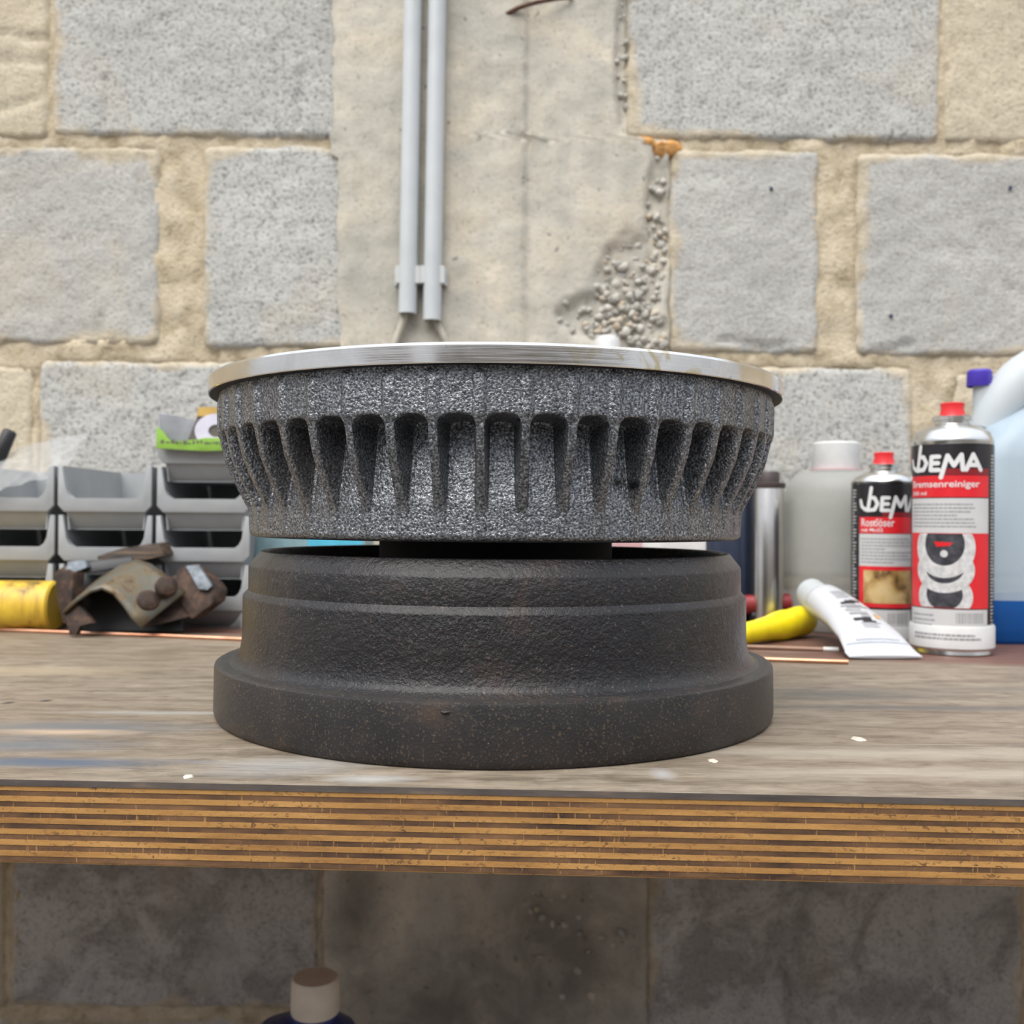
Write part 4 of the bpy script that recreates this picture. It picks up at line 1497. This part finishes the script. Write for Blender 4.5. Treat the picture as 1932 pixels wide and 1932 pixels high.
print_patch('bottom_panel', W0 - .004, W1 + .004, hs(1180), hs(1150), Rp, mid, M['pale_panel'], t)
barcode(.002, .020, hs(1176), hs(1156), Rp + .0001, mid, t, 9)
fine_lines('side_print', -.036, hs(925), 36, .0030, .007, .0012, Rp, mid, t, 25, M['pale_panel'])

# ------------------------------------------------------------------ blue jug
def rsec(w, d_, r_, n=6):
    """rounded rectangle section"""
    out = []
    for cx_, cy_, a0 in ((w - r_, d_ - r_, 0), (-w + r_, d_ - r_, 90), (-w + r_, -d_ + r_, 180), (w - r_, -d_ + r_, 270)):
        for i in range(n + 1):
            a = R(a0 + 90 * i / n)
            out.append((cx_ + r_ * math.cos(a), cy_ + r_ * math.sin(a)))
    return out

def loft(name, secs, mat, parent, mats=None, cap=True, loc=(0, 0, 0)):
    vs_, fs, mi = [], [], []
    n = len(secs[0][0])
    for sec, z_, ox, oy in secs:
        for x_, y_ in sec:
            vs_.append((x_ + ox, y_ + oy, z_))
    for j in range(len(secs) - 1):
        for i in range(n):
            i2 = (i + 1) % n
            fs.append((j * n + i, j * n + i2, (j + 1) * n + i2, (j + 1) * n + i))
            mi.append(mats[j] if mats else 0)
    if cap:
        fs.append(tuple(range(n))[::-1])
        mi.append(mats[0] if mats else 0)
        fs.append(tuple(range((len(secs) - 1) * n, len(secs) * n)))
        mi.append(mats[-1] if mats else 0)
    o_ = obj(name, vs_, fs, mat, parent, True, loc)
    if mats:
        o_.data.polygons.foreach_set('material_index', mi)
    sharpen(o_, 50)
    return o_

Dj = 0.955
xl = at(1836, 1000, Dj - .03).x
jw, jd = 0.085, 0.055
jug = thing('plastic_jug', 'translucent jug of blue liquid with violet cap at the right edge', 'jug', (xl + jw, CAM.y + Dj, 0))
zl = 0.108 - (1132 - 987) / 1900 * (Dj - jd)
secs = [(rsec(jw - .004, jd - .004, .018), 0.0, 0, 0), (rsec(jw, jd, .020), .004, 0, 0), (rsec(jw, jd, .020), zl, 0, 0), (rsec(jw, jd, .020), zl + .0004, 0, 0), (rsec(jw, jd, .020), .165, 0, 0),
        (rsec(jw - .002, jd - .001, .022), .180, 0.001, 0), (rsec(jw - .014, jd - .010, .026), .198, .004, 0), (rsec(jw - .034, jd - .022, .026), .214, .012, 0), (rsec(jw - .055, jd - .034, .02), .226, .02, 0)]
loft('body', secs, [M['liquid_blue'], M['milky_blue']], jug, [0, 0, 1, 1, 1, 1, 1, 1])
# spout on the left with its cap
cpx = at(1843, 713, Dj).x - jug.location.x
ct, cb = H(698, Dj, 987), H(730, Dj, 987)
lathe('spout', [(.0135, .175), (.0125, .200), (.0105, .214), (.0105, cb + .002)], M['milky_white'], jug, 28, loc=(cpx + .008, 0, 0))
lathe('cap', [(.0112, cb), (.0116, cb + .001), (.0112, ct - .002), (.0095, ct), (0, ct)], M['violet'], jug, 28, loc=(cpx + .003, 0, 0))
hp = bez([Vector((cpx + .008, -.004, .196)), Vector((cpx + .020, -.006, .236)), Vector((cpx + .048, -.006, .262)), Vector((cpx + .085, -.004, .276)), Vector((cpx + .128, 0, .268)), Vector((cpx + .146, 0, .20))], 20)
sweep('handle', hp, [.016 + .006 * math.sin(i / 20 * math.pi) for i in range(21)], M['milky_white'], jug, 18)

# ------------------------------------------------------------------ milky bottle, steel can, navy can
Db = 1.02
p = at(1577, 980, Db)
hb = lambda py: H(py, Db, 985)
bt = thing('milky_bottle', 'cloudy translucent bottle with white screw cap behind the white tube', 'bottle', (p.x, p.y, 0))
lathe('body', [(0, .002), (.044, .001), (.050, 0.003), (.052, .008), (.052, hb(960)), (.0505, hb(930)), (.047, hb(912)), (.040, hb(898)), (.030, hb(890)), (.0215, hb(886)), (.0215, hb(884))], M['milky_grey'], bt, 56)
lathe('cap', [(.0222, hb(886)), (.0226, hb(884)), (.0226, hb(838)), (.0210, hb(835)), (0, hb(835))], M['white_plastic'], bt, 48)
lathe('neck_ring', [(.0225, hb(889)), (.026, hb(888)), (.026, hb(886)), (.0225, hb(885.5))], M['pink'], bt, 48)

Dc = 1.0
p = at(1449, 980, Dc)
hc = lambda py: H(py, Dc, 984)
sc = thing('steel_canister', 'slim bare steel canister with brown cap right of the drums', 'canister', (p.x, p.y, 0))
lathe('body', [(0, .001), (.0142, 0), (.0154, .001), (.0154, hc(919)), (.0150, hc(917)), (0, hc(917))], M['steel'], sc, 48)
lathe('cap', [(.0165, hc(921)), (.0168, hc(919)), (.0168, hc(912)), (.0112, hc(910)), (.0108, hc(893)), (.0098, hc(890)), (0, hc(890))], M['cap_brown'], sc, 40)
p = at(1374, 980, 1.03)
nc = thing('navy_can', 'dark navy can standing left of the steel canister behind the drums', 'can', (p.x, p.y, 0))
lathe('body', [(0, .001), (.0245, 0), (.026, .0015), (.026, .150), (.024, .154), (.020, .160), (0, .160)], M['navy'], nc, 48)
lathe('cap', [(.0195, .160), (.0195, .180), (.0175, .182), (0, .182)], M['black_rubber'], nc, 40)

# ------------------------------------------------------------------ white tube
e0, e1 = at(1672, 1240, .795), at(1530, 1118, .955)
e0.z = 0.0012
tb = thing('squeeze_tube', 'white squeeze tube with grey cap leaning against the milky bottle', 'tube', e0)
ax = e1 - e0
L = ax.length
A = ax.normalized()
S = A.cross(Vector((0, 0, 1))).normalized()
if S.x < 0:
    S = -S
S = (S + Vector((0.0, 0.0, 0.0))).normalized()
Nn = S.cross(A).normalized()
if Nn.z < 0:
    Nn = -Nn
vs_, fs = [], []
prof = [(0.0, .0300, .0011), (.06, .0297, .0013), (.075, .0290, .0022), (.2, .0262, .0080), (.4, .0232, .0125), (.6, .0208, .0148), (.76, .0186, .0158), (.80, .0178, .0158), (.82, .0140, .0135)]
seg = 36
for f_, sx_, sz_ in prof:
    for k_ in range(seg):
        a = 2 * math.pi * k_ / seg
        vs_.append(A * (L * f_) + S * (sx_ * math.cos(a)) + Nn * (sz_ * math.sin(a) + sz_ * 0.9 * (1 - f_)))
for i in range(len(prof) - 1):
    for k_ in range(seg):
        k2 = (k_ + 1) % seg
        fs.append((i * seg + k_, i * seg + k2, (i + 1) * seg + k2, (i + 1) * seg + k_))
fs.append(tuple(range(seg)))
fs.append(tuple(range((len(prof) - 1) * seg, len(prof) * seg)))
k = N('tube_white', (0.50, 0.51, 0.53), 0.4)
tube_m = k.m
o = obj('tube_body', vs_, fs, tube_m, tb, True)
sharpen(o, 60)
sweep('cap', [A * (L * .82), A * (L * .83), A * (L * 1.0)], [.0150, .0152, .0138], M['milky_white'], tb, 28)
def tube_pt(f_, s_, lift=.0004):
    """point on the upper face of the tube: f along, s across (-1..1)"""
    for (fa, xa, za), (fb, xb, zb) in zip(prof, prof[1:]):
        if f_ <= fb:
            t_ = (f_ - fa) / (fb - fa)
            sx_, sz_ = xa + (xb - xa) * t_, za + (zb - za) * t_
            break
    return A * (L * f_) + S * (sx_ * s_) + Nn * (sz_ * math.sqrt(max(0, 1 - s_ * s_)) + sz_ * .9 * (1 - f_) + lift)
def tube_print(name, quads, mat):
    vs__, fs__ = [], []
    for f0, f1, s0, s1 in quads:
        n_ = 5
        b_ = len(vs__)
        for i in range(n_ + 1):
            s_ = s0 + (s1 - s0) * i / n_
            vs__ += [tube_pt(f0, s_), tube_pt(f1, s_)]
        for i in range(n_):
            fs__.append((b_ + 2 * i, b_ + 2 * i + 1, b_ + 2 * i + 3, b_ + 2 * i + 2))
    return obj(name, vs__, fs__, mat, tb)
rg = random.Random(3)
tube_print('picture', [(.46, .485, -.35, .2), (.485, .505, -.15, .45), (.50, .515, .1, .5)], M['black_rubber'])
tube_print('picture', [(.335, .36, -.35, .3), (.36, .375, -.2, .1), (.30, .33, .0, .3)], M['grey_print'])
tube_print('logo_print', [(.425, .445, -.45, .35), (.405, .42, -.3, .5), (.375, .395, -.4, .15)], M['grey_print'])
tube_print('picture', [(.27, .295, -.35, .25), (.25, .265, -.1, .35)], M['black_rubber'])
tube_print('orange_dot', [(.30, .345, .50, .66)], M['foam'])
tube_print('blue_line', [(.105, .115, -.9, .9), (.125, .131, -.6, .7)], M['grey_plastic'])
tfp = tube_print('fine_print', [(.55 + .025 * i, .557 + .025 * i, -.3, rg.uniform(.1, .5)) for i in range(5)] + [(.20 + .02 * i, .206 + .02 * i, -.2, rg.uniform(.3, .5)) for i in range(3)], M['grey_print'])
tfp['kind'] = 'stuff'

# ------------------------------------------------------------------ yellow handle, red marker
a, b = at(1385, 1207, .865), at(1512, 1175, .95)
a.z, b.z = .0098, .0150
d = b - a
yh = thing('yellow_tool', 'bright yellow plastic tool lying right of the rusty drum', 'tool', (a.x, a.y, 0))
zo = Vector((0, 0, a.z))
hp_ = [(-.25, .0085), (0, .0092), (.3, .0098), (.5, .0112), (.62, .0132), (.72, .0138), (.82, .0132), (.95, .0142), (1.02, .0140), (1.08, .0118), (1.11, .006)]
sweep('grip', [zo + d * f_ for f_, _ in hp_], [r_ for _, r_ in hp_], M['yellow'], yh, 24)
a, b = at(1396, 1156, 1.0), at(1492, 1152, 1.0)
rm = thing('red_marker', 'dark red marker lying behind the yellow handle', 'marker', (a.x, a.y, 0))
zo = Vector((0, 0, .0255))
d = Vector((b.x - a.x, .004, .002))
sweep('barrel', [zo, zo + d * .98, zo + d], [.0095, .0095, .007], M['dark_red'], rm, 20)
sweep('blue_band', [zo + d * .52, zo + d * .62], .0098, M['blue'], rm, 20)
sweep('yellow_end', [zo - d * .2, zo], .009, M['yellow'], rm, 20)
sweep('pen_clip', [zo + Vector((.01, -.004, -.0105)), zo + d * .7 + Vector((0, -.004, -.0105))], .0045, M['black_rubber'], rm, 8)
sweep('rest', [zo + Vector((.02, 0, -.0255)), zo + Vector((.02, 0, -.008))], .006, M['black_rubber'], rm, 8)

# ------------------------------------------------------------------ things half hidden behind the drums
p0, p1 = at(478, 1100, 1.02), at(690, 1100, 1.02)
tx = thing('teal_box', 'pale teal plastic box behind the drums beside the tallest bins', 'box', ((p0.x + p1.x) / 2, CAM.y + 1.05, 0))
w_ = (p1.x - p0.x) / 2
box('body', -w_, w_, -.03, .03, 0, .118, M['teal'], tx, .004)
box('cyan_label', -w_ + .055, w_ - .004, -.0306, -.0300, .05, .11, M['cyan'], tx)
box('lid', -w_ - .001, w_ + .001, -.031, .031, .118, .126, M['teal'], tx, .003)
p0, p1 = at(1060, 1100, 1.06), at(1318, 1100, 1.06)
cx_ = (p0.x + p1.x) / 2
w_ = (p1.x - p0.x) / 2
ctn = thing('white_carton', 'white carton with pink print seen through the gap between the drums', 'carton', (cx_, CAM.y + 1.05, 0))
box('body', -w_, w_, -.03, .03, 0, .115, M['carton'], ctn, .001)
box('pink_print', -w_ + .004, w_ * .1, -.0304, -.0300, .072, .094, M['pink'], ctn)
# white cap peeking over the rim
p = at(1146, 640, 1.155)
zt = H(633, 1.155, 981)
wbt = thing('white_bottle', 'white rounded bottle top just showing above the polished rim', 'bottle', (p.x, p.y, 0))
lathe('body', [(0, .001), (.030, 0), (.032, .003), (.032, zt - .08), (.030, zt - .055), (.018, zt - .040), (.014, zt - .034)], M['white_plastic'], wbt, 40)
lathe('cap', [(.0150, zt - .034), (.0152, zt - .008), (.013, zt - .003), (.008, zt), (0, zt)], M['white_plastic'], wbt, 36)
# scrap of white film beside the lower drum
c = on_z(452, 1186)
o = blob('white_film_scrap', [(c.x - .012, .0), (c.x + .004, .0), (c.x + .026, .0), (c.x + .026, .018), (c.x + .012, .026), (c.x + .002, .016), (c.x - .004, .007)], c.y, .006, M['clear_film'], 4)
tag(o, 'small scrap of white plastic film on the bench left of the rusty drum', 'plastic scrap')

# ------------------------------------------------------------------ bottle under the bench
Dn = 0.867
p = at(595, 1860, Dn)
zt = CAM.z - (1843 - 977.5) / 1900 * Dn
nb_ = thing('navy_bottle', 'navy plastic bottle with ribbed ivory cap on the shelf under the bench', 'bottle', (p.x, p.y, -0.555))
z0 = -0.555
def ns(w, d_, r_, zz, ox):
    return (rsec(w, d_, r_, 5), zz - z0, ox, 0)
loft('body', [ns(.050, .036, .02, z0, -.012), ns(.053, .038, .022, z0 + .006, -.012), ns(.053, .038, .022, zt - .078, -.012), ns(.050, .036, .022, zt - .060, -.011), ns(.040, .030, .022, zt - .045, -.008),
              ns(.024, .022, .0215, zt - .036, -.002), ns(.0195, .0195, .0194, zt - .032, 0), ns(.0185, .0185, .0184, zt - .026, 0)], M['navy_plastic'], nb_)
vs_, fs = [], []
seg = 96
rows_ = [(.0202, -.030, 1), (.0208, -.028, 1), (.0204, -.006, 1), (.0200, -.0015, 1), (.0188, 0, 0), (.0, 0, 0)]
for r_, zz, rib in rows_:
    for k_ in range(seg):
        a = 2 * math.pi * k_ / seg
        rr = r_ - (.0005 if rib and k_ % 2 else 0)
        vs_.append((rr * math.cos(a), rr * math.sin(a), zt + zz - z0))
for i in range(len(rows_) - 1):
    for k_ in range(seg):
        k2 = (k_ + 1) % seg
        fs.append((i * seg + k_, i * seg + k2, (i + 1) * seg + k2, (i + 1) * seg + k_))
o = obj('cap', vs_, fs, M['ivory'], nb_, True)
sharpen(o, 40)

# ------------------------------------------------------------------ paint drops on the bench
for px, py, rx, ry, lab in ((1620, 1395, .0034, .0050, 'large pale paint drop on the bench right of the rusty drum'),
                            (1345, 1436, .0024, .0028, 'pale paint drop close to the right foot of the rusty drum'),
                            (356, 1466, .0021, .0026, 'white paint drop near the front edge at the left')):
    c = on_z(px, py)
    o = lathe('paint_drop', [(1.0, 0), (.95, .30), (.7, .75), (.35, 1.0), (0, 1.05)], M['ivory'], None, 20, loc=(c.x, c.y, 0), sharp=None)
    for v in o.data.vertices:
        v.co += MN.noise_vector(v.co * 1.3 + Vector((px, 0, 0))) * 0.28 * Vector((1, 1, 0)).length * (0 if v.co.z > .9 else 1) * 0.7
        v.co.z = max(0, v.co.z)
    o.scale = (rx, ry, .0009)
    tag(o, lab, 'paint drop')
